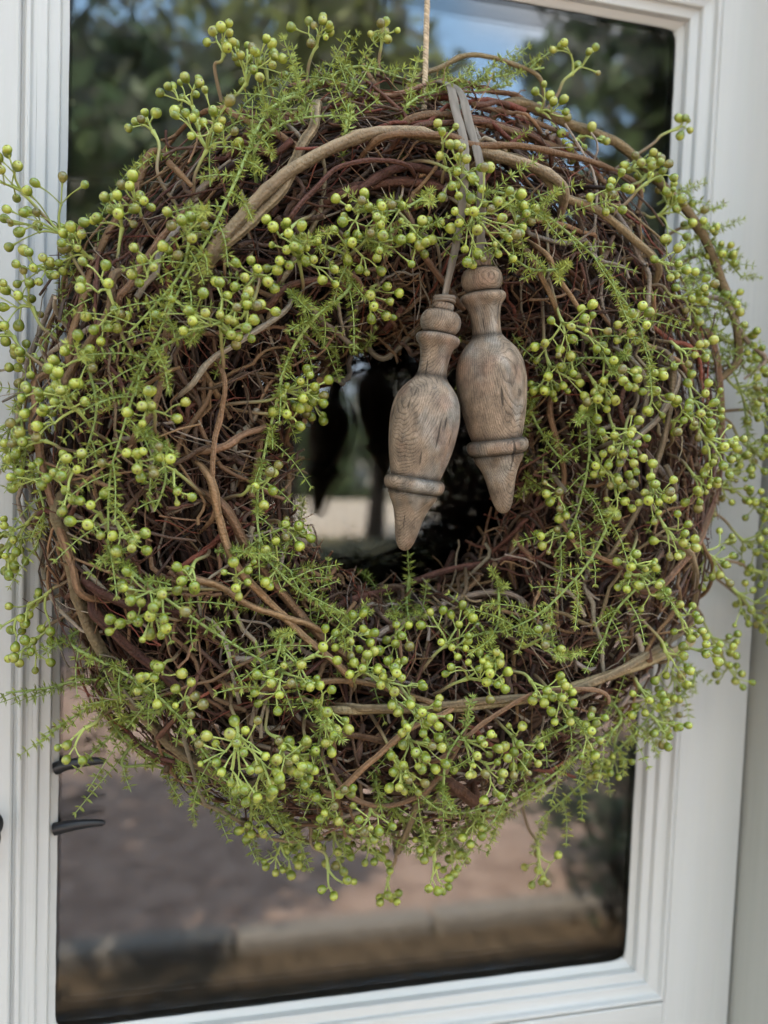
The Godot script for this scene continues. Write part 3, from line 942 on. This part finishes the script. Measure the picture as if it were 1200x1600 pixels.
func berry_mesh(seed_: int, olive: float) -> ArrayMesh:
	var r := RandomNumberGenerator.new()
	r.seed = seed_
	var g := Geo.new()
	var prof := []
	var cols := []
	var lo := Color(0.135, 0.185, 0.020).lerp(Color(0.13, 0.11, 0.035), olive)
	var hi := Color(0.36, 0.405, 0.058).lerp(Color(0.24, 0.19, 0.065), olive)
	for i in 17:
		var t := float(i) / 16.0
		var a := PI * t
		var rad := sin(a) * (1.0 - 0.06 * cos(a))
		var y := -cos(a) * (1.0 if t < 0.5 else 0.97)
		y -= 0.26 * pow(1.0 - t, 6.0)                # drawn out towards the stalk
		if t > 0.9:
			y -= (t - 0.9) * 1.1                     # dimple at the tip
		prof.append(Vector2(maxf(rad, 0.0), y))
		var c := lo.lerp(hi, 0.5 + 0.5 * sin(t * 5.0 + seed_))
		if t < 0.12:
			c = Color(0.30, 0.36, 0.08)
		if t > 0.91:
			c = c.lerp(Color(0.15, 0.10, 0.035), clampf((t - 0.91) * 13.0, 0.0, 0.25 + 0.6 * fposmod(seed_ * 0.37, 1.0)))
		cols.append(c)
	g.lathe(prof, 18, 0, 1, cols)
	for i in g.v.size():
		var p := g.v[i]
		var k := wobble.get_noise_3d(p.x * 40.0 + seed_ * 33.0, p.y * 40.0, p.z * 40.0)
		var f := wobble.get_noise_3d(p.x * 130.0 + seed_ * 33.0, p.y * 130.0, p.z * 130.0)
		g.v[i] = p * (1.0 + 0.03 * k)
		g.c[i] = g.c[i] * (1.0 + 0.28 * k + 0.2 * f)
	# withered remains of the flower at the tip
	g.lathe([Vector2(0.17, 0.80), Vector2(0.13, 0.92), Vector2(0.05, 0.97), Vector2(0.0, 0.97)], 7, 0, 1, [Color(0.09, 0.055, 0.025), Color(0.12, 0.07, 0.03), Color(0.05, 0.03, 0.02), Color(0.05, 0.03, 0.02)])
	return g.done()


func berry_sprigs(w: Node3D) -> void:
	var skin := tinted(0.26, 0.6)
	skin.subsurf_scatter_enabled = true
	skin.subsurf_scatter_strength = 0.05
	var meshes := []
	for i in 10:
		meshes.append(berry_mesh(i + 1, [0.0, 0.05, 0.2, 0.0, 0.35, 0.1, 0.8, 0.0, 0.25, 0.0][i]))
	var green := tinted(0.55, 0.45)
	var all := SPRIGS.duplicate()
	for i in 26:                                       # smaller ones scattered between
		var th := rng.randf() * TAU
		var ph := rng.randf_range(0.1, PI * 0.9)
		var p := on_band(th, ph, 0.97) * 1000.0
		var q := on_band(th + rng.randf_range(-0.2, 0.2), ph + rng.randf_range(-0.35, 0.35), 1.3) * 1000.0
		if Vector2(q.x, q.y / TALL).length() < 95.0:
			continue
		all.append({"from": [p.x, p.y, p.z], "to": [q.x, q.y, q.z], "n": rng.randi_range(4, 8), "spread": 17})
	for d in all:
		var from := Vector3(d.from[0], d.from[1], d.from[2]) / 1000.0
		var to := Vector3(d.to[0], d.to[1], d.to[2]) / 1000.0
		var spread: float = d.spread / 1000.0 * 1.22
		var main := (to - from).normalized()
		var up := outward(to)
		var fresh := Color(0.34, 0.40, 0.11) * rng.randf_range(0.8, 1.15)
		var woody := Color(0.20, 0.14, 0.08) * rng.randf_range(0.7, 1.2)
		var node := base("berry_sprig", Vector3.ZERO, w)
		var g := Geo.new()
		var bend := Vector3(rng.randfn(), rng.randfn(), 0.0) * 0.05 * from.distance_to(to)
		var stem := smooth_path([from - up * 0.016, from.lerp(to, 0.35) + bend, from.lerp(to, 0.7) - bend * 0.6, to], 5)
		var cols := PackedColorArray()
		for i in stem.size():
			cols.append(woody.lerp(fresh, smoothstep(0.35, 0.95, float(i) / (stem.size() - 1))))
		var rad := taper(stem.size(), 0.0013, 0.0009)
		rad[rad.size() - 1] = 0.0016
		rad[rad.size() - 2] = 0.0015
		rad[rad.size() - 3] = 0.0012
		g.tube(stem, rad, 7, cols, 0.1, rng)
		var head := (main * 0.75 + up * 0.45 + Vector3(0, 0, 0.15)).normalized()
		var left: int = d.n
		var branches := maxi(2, ceili(d.n / 3.6))
		var side := head.cross(Vector3(0.3, 0.5, 0.8)).normalized()
		var spots := []
		for b in branches:
			var want := ceili(float(left) / (branches - b))
			var turn := TAU * b / branches + rng.randf_range(-0.4, 0.4)
			var open := rng.randf_range(0.35, 1.15) if b else 0.15
			var dir := (head * cos(open) + side.rotated(head, turn) * sin(open)).normalized()
			var fork := to + dir * spread * rng.randf_range(0.30, 0.62)
			fork.y -= 0.002
			var got := []
			for i in want:
				for attempt in 30:
					var dd := (dir + Vector3(rng.randfn(), rng.randfn(), rng.randfn()) * (0.62 + attempt * 0.02)).normalized()
					var at := fork + dd * spread * rng.randf_range(0.32, 0.68)
					if at.z < surface_z(at) - 0.004 and Vector2(at.x, at.y / TALL).length() < RING + TUBE * 1.1 or at.z < 0.012:
						continue
					var free := true
					for q in berries_at:
						if q.distance_squared_to(at) < 0.0068 * 0.0068:
							free = false
							break
					if free:
						berries_at.append(at)
						got.append(at)
						break
			left -= want
			if got.is_empty():
				continue
			var br := smooth_path([to, to.lerp(fork, 0.5) + up * 0.0015, fork], 4)
			var rr := taper(br.size(), 0.0009, 0.0006)
			rr[rr.size() - 1] = 0.0011
			g.tube(br, rr, 6, even(br.size(), fresh), 0.06, rng)
			for at in got:
				var r := rng.randf_range(0.0025, 0.0033) * (0.72 if rng.randf() < 0.1 else 1.0)
				var dd: Vector3 = (at - fork).normalized()
				var foot: Vector3 = at - dd * r * 0.95
				var pd := smooth_path([fork, fork.lerp(foot, 0.5) + Vector3(0, rng.randf_range(-0.001, 0.0016), 0.0006), foot], 3)
				var pr := taper(pd.size(), 0.00042, 0.00045)
				pr[pr.size() - 1] = 0.0010
				pr[pr.size() - 2] = 0.0006
				g.tube(pd, pr, 6, even(pd.size(), fresh * rng.randf_range(0.9, 1.1)), 0.05, rng)
				spots.append([at, dd, r])
		put("stem", g.done(), green, node)
		for s in spots:
			var o := put("berry", meshes[rng.randi() % meshes.size()], skin, node)
			var y: Vector3 = s[1]
			var x := y.cross(Vector3(0.31, 0.2, 0.9)).normalized().rotated(y, rng.randf() * TAU)
			o.transform = Transform3D(Basis(x, y, x.cross(y)) * Basis.from_scale(Vector3.ONE * s[2] * Vector3(rng.randf_range(0.92, 1.06), rng.randf_range(0.95, 1.16), rng.randf_range(0.92, 1.06))), s[0])


func whorls(st: Geo, nd: Geo, pts: PackedVector3Array, size: float, gap: float, col: Color, stem_col: Color, r0: float) -> void:
	# a stem with a star of needle leaves every gap metres
	st.tube(pts, taper(pts.size(), r0, r0 * 0.5), 6, even(pts.size(), stem_col), 0.08, rng)
	var run := 0.0
	var next := gap * rng.randf_range(0.6, 1.2)
	var total := 0.0
	for i in range(1, pts.size()):
		total += pts[i].distance_to(pts[i - 1])
	for i in range(1, pts.size()):
		var l := pts[i].distance_to(pts[i - 1])
		while next <= run + l:
			var p := pts[i - 1].lerp(pts[i], (next - run) / l)
			var tn := (pts[i] - pts[i - 1]).normalized()
			var a := tn.cross(Vector3(0.2, 0.3, 0.9)).normalized()
			var tip := smoothstep(0.8, 1.0, next / total)
			var many := rng.randi_range(9, 12)
			var off := rng.randf() * TAU
			for j in many:
				var e := a.rotated(tn, off + TAU * j / many + rng.randf_range(-0.2, 0.2))
				var dir := (e + tn * (rng.randf_range(-0.05, 0.42) + tip * 0.8)).normalized()
				var s := size * rng.randf_range(0.7, 1.15) * (1.0 - 0.35 * tip)
				var wide := tn.cross(dir).normalized().rotated(dir, rng.randf_range(-1.5, 1.5)) * s * 0.10
				var c := col * rng.randf_range(0.65, 1.25)
				if rng.randf() < 0.03:
					c = Color(0.22, 0.15, 0.06)
				c = c.lerp(Color(0.40, 0.46, 0.12), tip * 0.5)
				var f := nd.v.size()
				var nn := wide.cross(dir).normalized()
				var mid := p + dir * s * 0.45 + nn * s * 0.02
				for q in [p, mid + wide, p + dir * s - nn * s * 0.06, mid - wide]:
					nd.v.append(q)
					nd.n.append(nn)
					nd.c.append(c)
					nd.uv.append(Vector2.ZERO)
				nd.idx.append_array([f, f + 2, f + 1, f, f + 3, f + 2])
			next += gap * rng.randf_range(0.8, 1.2)
		run += l


func fern_sprigs(w: Node3D) -> void:
	var stem_m := tinted(0.5, 0.45)
	var leaf_m := tinted(0.5, 0.4)
	leaf_m.backlight_enabled = true
	leaf_m.backlight = Color(0.5, 0.5, 0.5)
	for d in FERNS:
		var ctrl := []
		for p in d.at:
			ctrl.append(Vector3(p[0], p[1], p[2]) / 1000.0)
		ctrl.insert(0, ctrl[0] + (ctrl[0] - ctrl[1]).normalized() * 0.006 - outward(ctrl[0]) * 0.022)
		var pts := smooth_path(ctrl, 8)
		var st := Geo.new()
		var nd := Geo.new()
		var col := Color(0.175, 0.23, 0.040).lerp(Color(0.32, 0.36, 0.072), rng.randf())
		var sc := Color(0.26, 0.34, 0.10) * rng.randf_range(0.8, 1.1)
		whorls(st, nd, pts, 0.0055, 0.0060, col, sc, 0.0012)
		var run := 0.0
		var next := 0.010
		var s := 1.0
		for i in range(1, pts.size() - 1):
			run += pts[i].distance_to(pts[i - 1])
			if run < next:
				continue
			next += rng.randf_range(0.008, 0.014)
			s = -s
			var tn := (pts[i + 1] - pts[i - 1]).normalized()
			var up := outward(pts[i])
			var dir := tn.rotated(up, s * rng.randf_range(0.6, 1.15)) + up * rng.randf_range(0.1, 0.9)
			var l: float = d.side / 1000.0 * rng.randf_range(0.6, 1.5)
			var p1 := pts[i] + dir * l * 0.5 + up * l * 0.06
			var p2 := pts[i] + dir * l + tn * l * 0.2 + up * l * 0.12
			whorls(st, nd, smooth_path([pts[i], p1, p2], 6), 0.0052, 0.0052, col, sc, 0.00045)
		var o := base("fern_sprig", Vector3.ZERO, w)
		put("stem", st.done(), stem_m, o)
		put("needles", nd.done(), leaf_m, o).set_meta("kind", "stuff")
	for i in 70:
		var th := rng.randf() * TAU
		var ph := rng.randf_range(-0.2, PI * 0.95)
		var arc := rng.randf_range(0.10, 0.28) * (1 if rng.randf() < 0.5 else -1)
		var drift := rng.randf_range(-0.7, 0.7)
		var ctrl := []
		for k in 5:
			var t := k / 4.0
			ctrl.append(on_band(th + arc * t, ph + drift * t, 0.96 + 0.20 * sqrt(t)))
		var st := Geo.new()
		var nd := Geo.new()
		var col := Color(0.16, 0.21, 0.038).lerp(Color(0.30, 0.34, 0.068), rng.randf())
		whorls(st, nd, smooth_path(ctrl, 6), 0.0052, 0.0052, col, Color(0.22, 0.29, 0.08), 0.0005)
		var o := base("fern_sprig", Vector3.ZERO, w)
		put("stem", st.done(), stem_m, o)
		put("needles", nd.done(), leaf_m, o).set_meta("kind", "stuff")


# ---------------------------------------------------------------- turned wooden finials
const TURNED := [
	# part, [distance from the top, radius] in tenths of a millimetre
	["neck_collar", [[0, 42], [0, 60], [14, 66], [34, 66], [46, 62]]],
	["top_knob", [[44, 62], [50, 92], [70, 112], [95, 124], [120, 126], [145, 122], [165, 112], [182, 98], [190, 86]]],
	["flange", [[188, 84], [190, 104], [196, 124], [208, 136], [222, 139], [238, 134], [252, 124], [266, 112], [290, 101], [320, 94], [352, 90], [390, 88], [424, 89], [452, 93]]],
	["body", [[450, 93], [456, 98], [472, 108], [489, 124], [515, 148], [552, 176], [595, 196], [644, 209], [698, 215], [751, 216], [811, 212], [870, 204], [929, 193], [988, 179], [1042, 165], [1085, 153]]],
	["lower_ring", [[1081, 150], [1085, 168], [1097, 183], [1115, 190], [1137, 189], [1157, 181], [1171, 167], [1177, 150]]],
	["pointed_tip", [[1173, 148], [1188, 156], [1218, 143], [1251, 124], [1289, 107], [1349, 89], [1416, 75], [1478, 60], [1509, 47], [1530, 33], [1540, 17], [1544, 0]]],
]


func wood_material(seed_: int, slant: float) -> StandardMaterial3D:
	var rad := PackedFloat32Array()
	var w := 512
	var h := 1024
	var prof := []
	for p in TURNED:
		prof.append_array(p[1])
	rad.resize(h)
	for y in h:
		var at := 1544.0 * y / (h - 1)
		var r := 90.0
		for k in prof.size() - 1:
			if at >= prof[k][0] and at <= prof[k + 1][0]:
				r = lerpf(prof[k][1], prof[k + 1][1], (at - prof[k][0]) / maxf(1.0, prof[k + 1][0] - prof[k][0]))
		rad[y] = r / 10000.0
	var f := FastNoiseLite.new()
	f.seed = seed_
	f.frequency = 1.0
	f.fractal_octaves = 3
	var fine := FastNoiseLite.new()
	fine.seed = seed_ + 5
	fine.frequency = 1.0
	fine.fractal_octaves = 2
	var col := Image.create(w, h, false, Image.FORMAT_RGB8)
	var bump := Image.create(w, h, false, Image.FORMAT_RGB8)
	for y in h:
		var along := 0.1544 * y / (h - 1)
		for x in w:
			var a := TAU * x / w
			var p := Vector3(cos(a) * rad[y], along, sin(a) * rad[y])
			var warp := f.get_noise_3d(p.x * 35.0, p.y * 14.0, p.z * 35.0)
			# growth rings of a tree whose pith lies outside the turned piece, cut at a slant
			var dist := Vector2(p.x + 0.042 + along * slant, p.z + 0.018 - along * slant * 0.4).length() + warp * 0.0050
			var ring := fposmod(dist / 0.0013, 1.0)
			var late := smoothstep(0.55, 0.95, ring) * (1.0 - smoothstep(0.95, 1.0, ring))
			var pore := fine.get_noise_3d(p.x * 2200.0, p.y * 160.0, p.z * 2200.0)
			var speck := fine.get_noise_3d(p.x * 1500.0, p.y * 1500.0, p.z * 1500.0)
			var grey := smoothstep(-0.05, 0.45, f.get_noise_3d(p.x * 45.0 + 9.0, p.y * 22.0, p.z * 45.0))
			var red := smoothstep(0.0, 0.5, f.get_noise_3d(p.x * 30.0 + 40.0, p.y * 30.0, p.z * 30.0))
			var c := Color(0.225, 0.168, 0.118).lerp(Color(0.245, 0.218, 0.182), grey).lerp(Color(0.195, 0.115, 0.078), red * 0.5)
			var crack := smoothstep(0.50, 0.62, fine.get_noise_3d(a * 3.2 + 7.0, along * 24.0, 3.0))
			var k := (1.05 - 0.42 * late + 0.42 * pore + 0.26 * speck) * (1.0 - 0.7 * crack) * (0.95 + 0.62 * f.get_noise_3d(p.x * 110.0, p.y * 70.0, p.z * 110.0))
			# grime that settled in the grooves
			for gr in [[0.0187, 0.0012], [0.0450, 0.0022], [0.1081, 0.0020], [0.1176, 0.0022], [0.0045, 0.0010]]:
				k *= 1.0 - 0.68 * exp(-pow((along - gr[0]) / gr[1], 2.0))
			col.set_pixel(x, y, Color(c.r * k, c.g * k, c.b * k).linear_to_srgb())
			var hgt := 0.6 - 0.4 * crack - 0.30 * late + 0.30 * pore + 0.12 * speck
			bump.set_pixel(x, y, Color(hgt, hgt, hgt))
	var m := StandardMaterial3D.new()
	m.albedo_texture = ImageTexture.create_from_image(col)
	m.heightmap_enabled = true
	m.heightmap_texture = ImageTexture.create_from_image(bump)
	m.heightmap_scale = 0.075
	m.roughness = 0.72
	m.metallic_specular = 0.4
	return m


func strap(called: String, ctrl: Array, half: float, mat: Material, parent: Node3D, twist: Array) -> void:
	# a flat thong with rounded edges along ctrl, its flat side turned by twist (radians, one value per control point)
	var pts := smooth_path(ctrl, 8)
	var g := Geo.new()
	var ringed := [[-1.0, -0.25], [-0.9, -0.7], [0.0, -0.8], [0.9, -0.7], [1.0, -0.25], [1.0, 0.25], [0.9, 0.7], [0.35, 1.0], [0.0, 0.8], [-0.4, 1.0], [-0.9, 0.7], [-1.0, 0.25]]
	var m := ringed.size()
	var run := rng.randf() * 100.0
	for i in pts.size():
		var t := float(i) / 8.0
		var lo := mini(int(t), twist.size() - 1)
		var tw := lerpf(twist[lo], twist[mini(lo + 1, twist.size() - 1)], t - lo)
		var tn := (pts[mini(i + 1, pts.size() - 1)] - pts[maxi(i - 1, 0)]).normalized()
		var face_dir := Vector3(0, 0.35, 0.9)
		var a := tn.cross(face_dir).normalized().rotated(tn, tw)
		var b := a.cross(tn).normalized()
		var wd := half * (1.0 + 0.12 * wobble.get_noise_1d(run + i * 9.0))
		for q in ringed:
			g.v.append(pts[i] + a * q[0] * wd + b * q[1] * 0.0011)
			g.n.append((a * q[0] * 0.5 + b * q[1]).normalized())
			g.uv.append(Vector2(q[0], i * 0.1))
			var k := 1.0 + 0.55 * wobble.get_noise_2d(run + q[0] * 160.0, i * 6.0)
			g.c.append(Color(0.165, 0.14, 0.112) * k)
	for i in pts.size() - 1:
		for j in m:
			var p := i * m + j
			var p2 := i * m + (j + 1) % m
			g.idx.append_array([p, p2, p + m, p2, p2 + m, p + m])
	put(called, g.done(), mat, parent)


func finial(top: Vector3, tip: Vector3, mat: Material, label: String, thong: Array, twist: Array, spin: float) -> void:
	var f := base("wooden_finial", top)
	tag(f, label, "ornament", "turned wooden finials on the wreath")
	var y := (top - tip).normalized()
	var x := y.cross(Vector3(0.05, 0.0, 1.0)).normalized().rotated(y, spin)
	var turn := Basis(x, y, x.cross(y))
	var scale := top.distance_to(tip) / 0.1544
	for p in TURNED:
		var pr := []
		var row: Array = p[1]
		# resample smoothly, bottom up
		for k in range(row.size() - 1, 0, -1):
			var q0: Array = row[mini(k + 1, row.size() - 1)]
			var q1: Array = row[k]
			var q2: Array = row[k - 1]
			var q3: Array = row[maxi(k - 2, 0)]
			for s in 3:
				var v := Vector2(q1[1], q1[0]).cubic_interpolate(Vector2(q2[1], q2[0]), Vector2(q0[1], q0[0]), Vector2(q3[1], q3[0]), s / 3.0)
				pr.append(Vector2(maxf(v.x, 0.0) / 10000.0, -v.y / 10000.0))
		pr.append(Vector2(row[0][1] / 10000.0, -row[0][0] / 10000.0))
		var g := Geo.new()
		g.lathe(pr, 48)
		for i in g.v.size():
			var q := g.v[i]
			g.uv[i] = Vector2(g.uv[i].x, -q.y / 0.1544)
			var d := 1.0 + 0.022 * wobble.get_noise_3d(q.x * 1500.0, q.y * 1500.0, q.z * 1500.0 + spin * 100.0)
			g.v[i] = Vector3(q.x * d, q.y, q.z * d)
		var o := put(p[0], g.done(), mat, f)
		o.transform = Transform3D(turn.scaled(Vector3.ONE * scale), Vector3.ZERO)
	var leather := tinted(0.75, 0.4)
	var local := []
	for c in thong:
		local.append(c - top)
	strap("leather_thong", local, 0.0029, leather, f, twist)
	# the thong knotted round the top
	var g := Geo.new()
	for k in 2:
		var pts := PackedVector3Array()
		for i in 21:
			var w := TAU * i / 20.0
			pts.append(turn * Vector3(cos(w) * 0.0058, 0.0012 + k * 0.0022 + 0.0008 * sin(w + k), sin(w) * 0.0058))
		g.tube(pts, taper(21, 0.0015, 0.0015), 7, even(21, Color(0.16, 0.125, 0.095)), 0.15, rng)
	put("thong_knot", g.done(), leather, f)


func finials() -> void:
	finial(Vector3(0.1852, 1.5925, 0.134), Vector3(0.1668, 1.4390, 0.130), wood_material(11, 0.42), "left of two turned wooden finials, hanging lower with swirling grain",
		[Vector3(0.1850, 1.5935, 0.134), Vector3(0.1880, 1.610, 0.134), Vector3(0.1930, 1.632, 0.131), Vector3(0.1950, 1.660, 0.134), Vector3(0.1952, 1.690, 0.131), Vector3(0.1945, 1.715, 0.115), Vector3(0.1955, 1.738, 0.096), Vector3(0.197, 1.750, 0.060), Vector3(0.197, 1.735, 0.03)],
		[0.9, 0.7, 0.3, 0.1, 0.0, -0.1, 0.0, 0.0, 0.0], 0.6)
	finial(Vector3(0.2092, 1.6215, 0.130), Vector3(0.2330, 1.4635, 0.130), wood_material(23, 0.10), "right of two turned wooden finials, hanging higher with straight grain",
		[Vector3(0.2094, 1.6225, 0.130), Vector3(0.2090, 1.634, 0.130), Vector3(0.2075, 1.655, 0.133), Vector3(0.2045, 1.680, 0.134), Vector3(0.2020, 1.705, 0.121), Vector3(0.2020, 1.732, 0.101), Vector3(0.203, 1.751, 0.062), Vector3(0.203, 1.736, 0.03)],
		[0.2, 0.0, -0.1, 0.1, 0.0, 0.0, 0.0, 0.0], 2.2)


func jute_cord() -> void:
	var g := Geo.new()
	var lo := Vector3(0.1845, 1.716, 0.080)
	var hi := Vector3(0.196, 2.005, 0.030)
	for s in 3:
		var pts := PackedVector3Array()
		var cols := PackedColorArray()
		for i in 260:
			var t := i / 259.0
			var w := t * 290.0 + s * TAU / 3
			pts.append(lo.lerp(hi, t) + Vector3(cos(w), 0, sin(w)) * 0.0010)
			cols.append(Color(0.47, 0.37, 0.255) * rng.randf_range(0.75, 1.2))
		g.tube(pts, taper(260, 0.00112, 0.00112), 6, cols, 0.2, rng)
	for i in 420:                                       # loose fibres
		var p := lo.lerp(hi, rng.randf())
		var d := Vector3(rng.randfn(), rng.randfn() * 0.8, rng.randfn()).normalized()
		var q := smooth_path([p, p + d * 0.0016, p + d * 0.0026 + Vector3(0, rng.randf_range(-0.0015, 0.0015), 0)], 2)
		g.tube(q, taper(q.size(), 0.00013, 0.00007), 3, even(q.size(), Color(0.5, 0.36, 0.21)))
	var m := tinted(0.9, 0.3)
	var o := put("jute_cord", g.done(), m)
	tag(o, "thin twisted jute cord that the wreath hangs from", "cord")
	# brass hook on the top rail that carries the cord
	var k := Geo.new()
	var pts := smooth_path([Vector3(0.196, 2.010, 0.018), Vector3(0.196, 2.008, 0.028), Vector3(0.196, 2.003, 0.034), Vector3(0.196, 2.007, 0.039), Vector3(0.196, 2.012, 0.040)], 5)
	k.tube(pts, taper(pts.size(), 0.0014, 0.0011), 8, even(pts.size(), Color.WHITE))
	var br := plain(Color(0.5, 0.36, 0.13), 0.35)
	br.metallic = 1.0
	tag(put("hook", k.done(), br), "small metal hook on the door's top rail holding the cord", "hook")


func cloudy_sky() -> ImageTexture:
	# broken white cloud over pale blue, the same all round
	var f := FastNoiseLite.new()
	f.seed = 77
	f.frequency = 1.0
	f.fractal_octaves = 5
	var im := Image.create(512, 256, false, Image.FORMAT_RGBF)
	for y in 256:
		var el := PI * (0.5 - (y + 0.5) / 256.0)
		for x in 512:
			var az := TAU * (x + 0.5) / 512.0
			var d := Vector3(cos(el) * cos(az), sin(el), cos(el) * sin(az))
			var n := f.get_noise_3d(d.x * 1.7, d.y * 3.4, d.z * 1.7)
			var cloud := smoothstep(-0.22, 0.22, n)
			var blue := Color(0.32, 0.58, 0.92).lerp(Color(0.62, 0.78, 0.95), pow(1.0 - clampf(d.y, 0.0, 1.0), 3.0))
			var white := Color(1.02, 0.99, 0.95) * (0.92 + 0.3 * n)
			im.set_pixel(x, y, blue.lerp(white, cloud))
	return ImageTexture.create_from_image(im)


func _ready() -> void:
	rng.seed = 20240611
	wobble.seed = 4
	wobble.frequency = 0.02
	# camera: turned right, tipped down and rolled a little, as the photograph was held
	var cam := Camera3D.new()
	cam.name = "camera"
	var yaw := deg_to_rad(15.5)
	var pitch := deg_to_rad(3.7)
	var roll := deg_to_rad(2.15)
	var fwd := Vector3(sin(yaw) * cos(pitch), -sin(pitch), -cos(yaw) * cos(pitch))
	var rt := fwd.cross(Vector3.UP).normalized()
	var up := rt.cross(fwd)
	var rt2 := rt * cos(roll) + up * sin(roll)
	var up2 := up * cos(roll) - rt * sin(roll)
	var lens := CameraAttributesPhysical.new()
	lens.frustum_focal_length = 21.75
	lens.frustum_focus_distance = 0.575
	lens.frustum_near = 0.02
	lens.frustum_far = 700.0
	lens.exposure_aperture = 2.9
	cam.attributes = lens
	cam.fov = rad_to_deg(2.0 * atan(800.0 / 1450.0))
	cam.near = 0.02
	cam.far = 700.0
	add_child(cam)
	cam.transform = Transform3D(Basis(rt2, up2, -fwd), Vector3(0, 1.5, 0.6825))
	cam.current = true
	# sky, sun, exposure
	var we := WorldEnvironment.new()
	we.name = "surroundings"
	var env := Environment.new()
	env.background_mode = Environment.BG_SKY
	var sky := Sky.new()
	var sm := PanoramaSkyMaterial.new()
	sm.panorama = cloudy_sky()
	sky.sky_material = sm
	env.sky = sky
	env.tonemap_mode = Environment.TONE_MAPPER_LINEAR
	env.tonemap_exposure = 4.9
	env.sdfgi_enabled = true
	env.ssao_enabled = true
	env.ssil_enabled = true
	we.environment = env
	add_child(we)
	var sun := DirectionalLight3D.new()
	sun.name = "sun"
	sun.light_energy = 1.2
	sun.light_color = Color(1.0, 0.95, 0.87)
	sun.light_angular_distance = 0.5
	sun.shadow_enabled = true
	sun.sky_mode = DirectionalLight3D.SKY_MODE_LIGHT_ONLY
	add_child(sun)
	sun.look_at_from_position(-SUN_TRAVEL * 10.0, Vector3.ZERO)

	garden()
	door()
	wreath()
	finials()
	jute_cord()
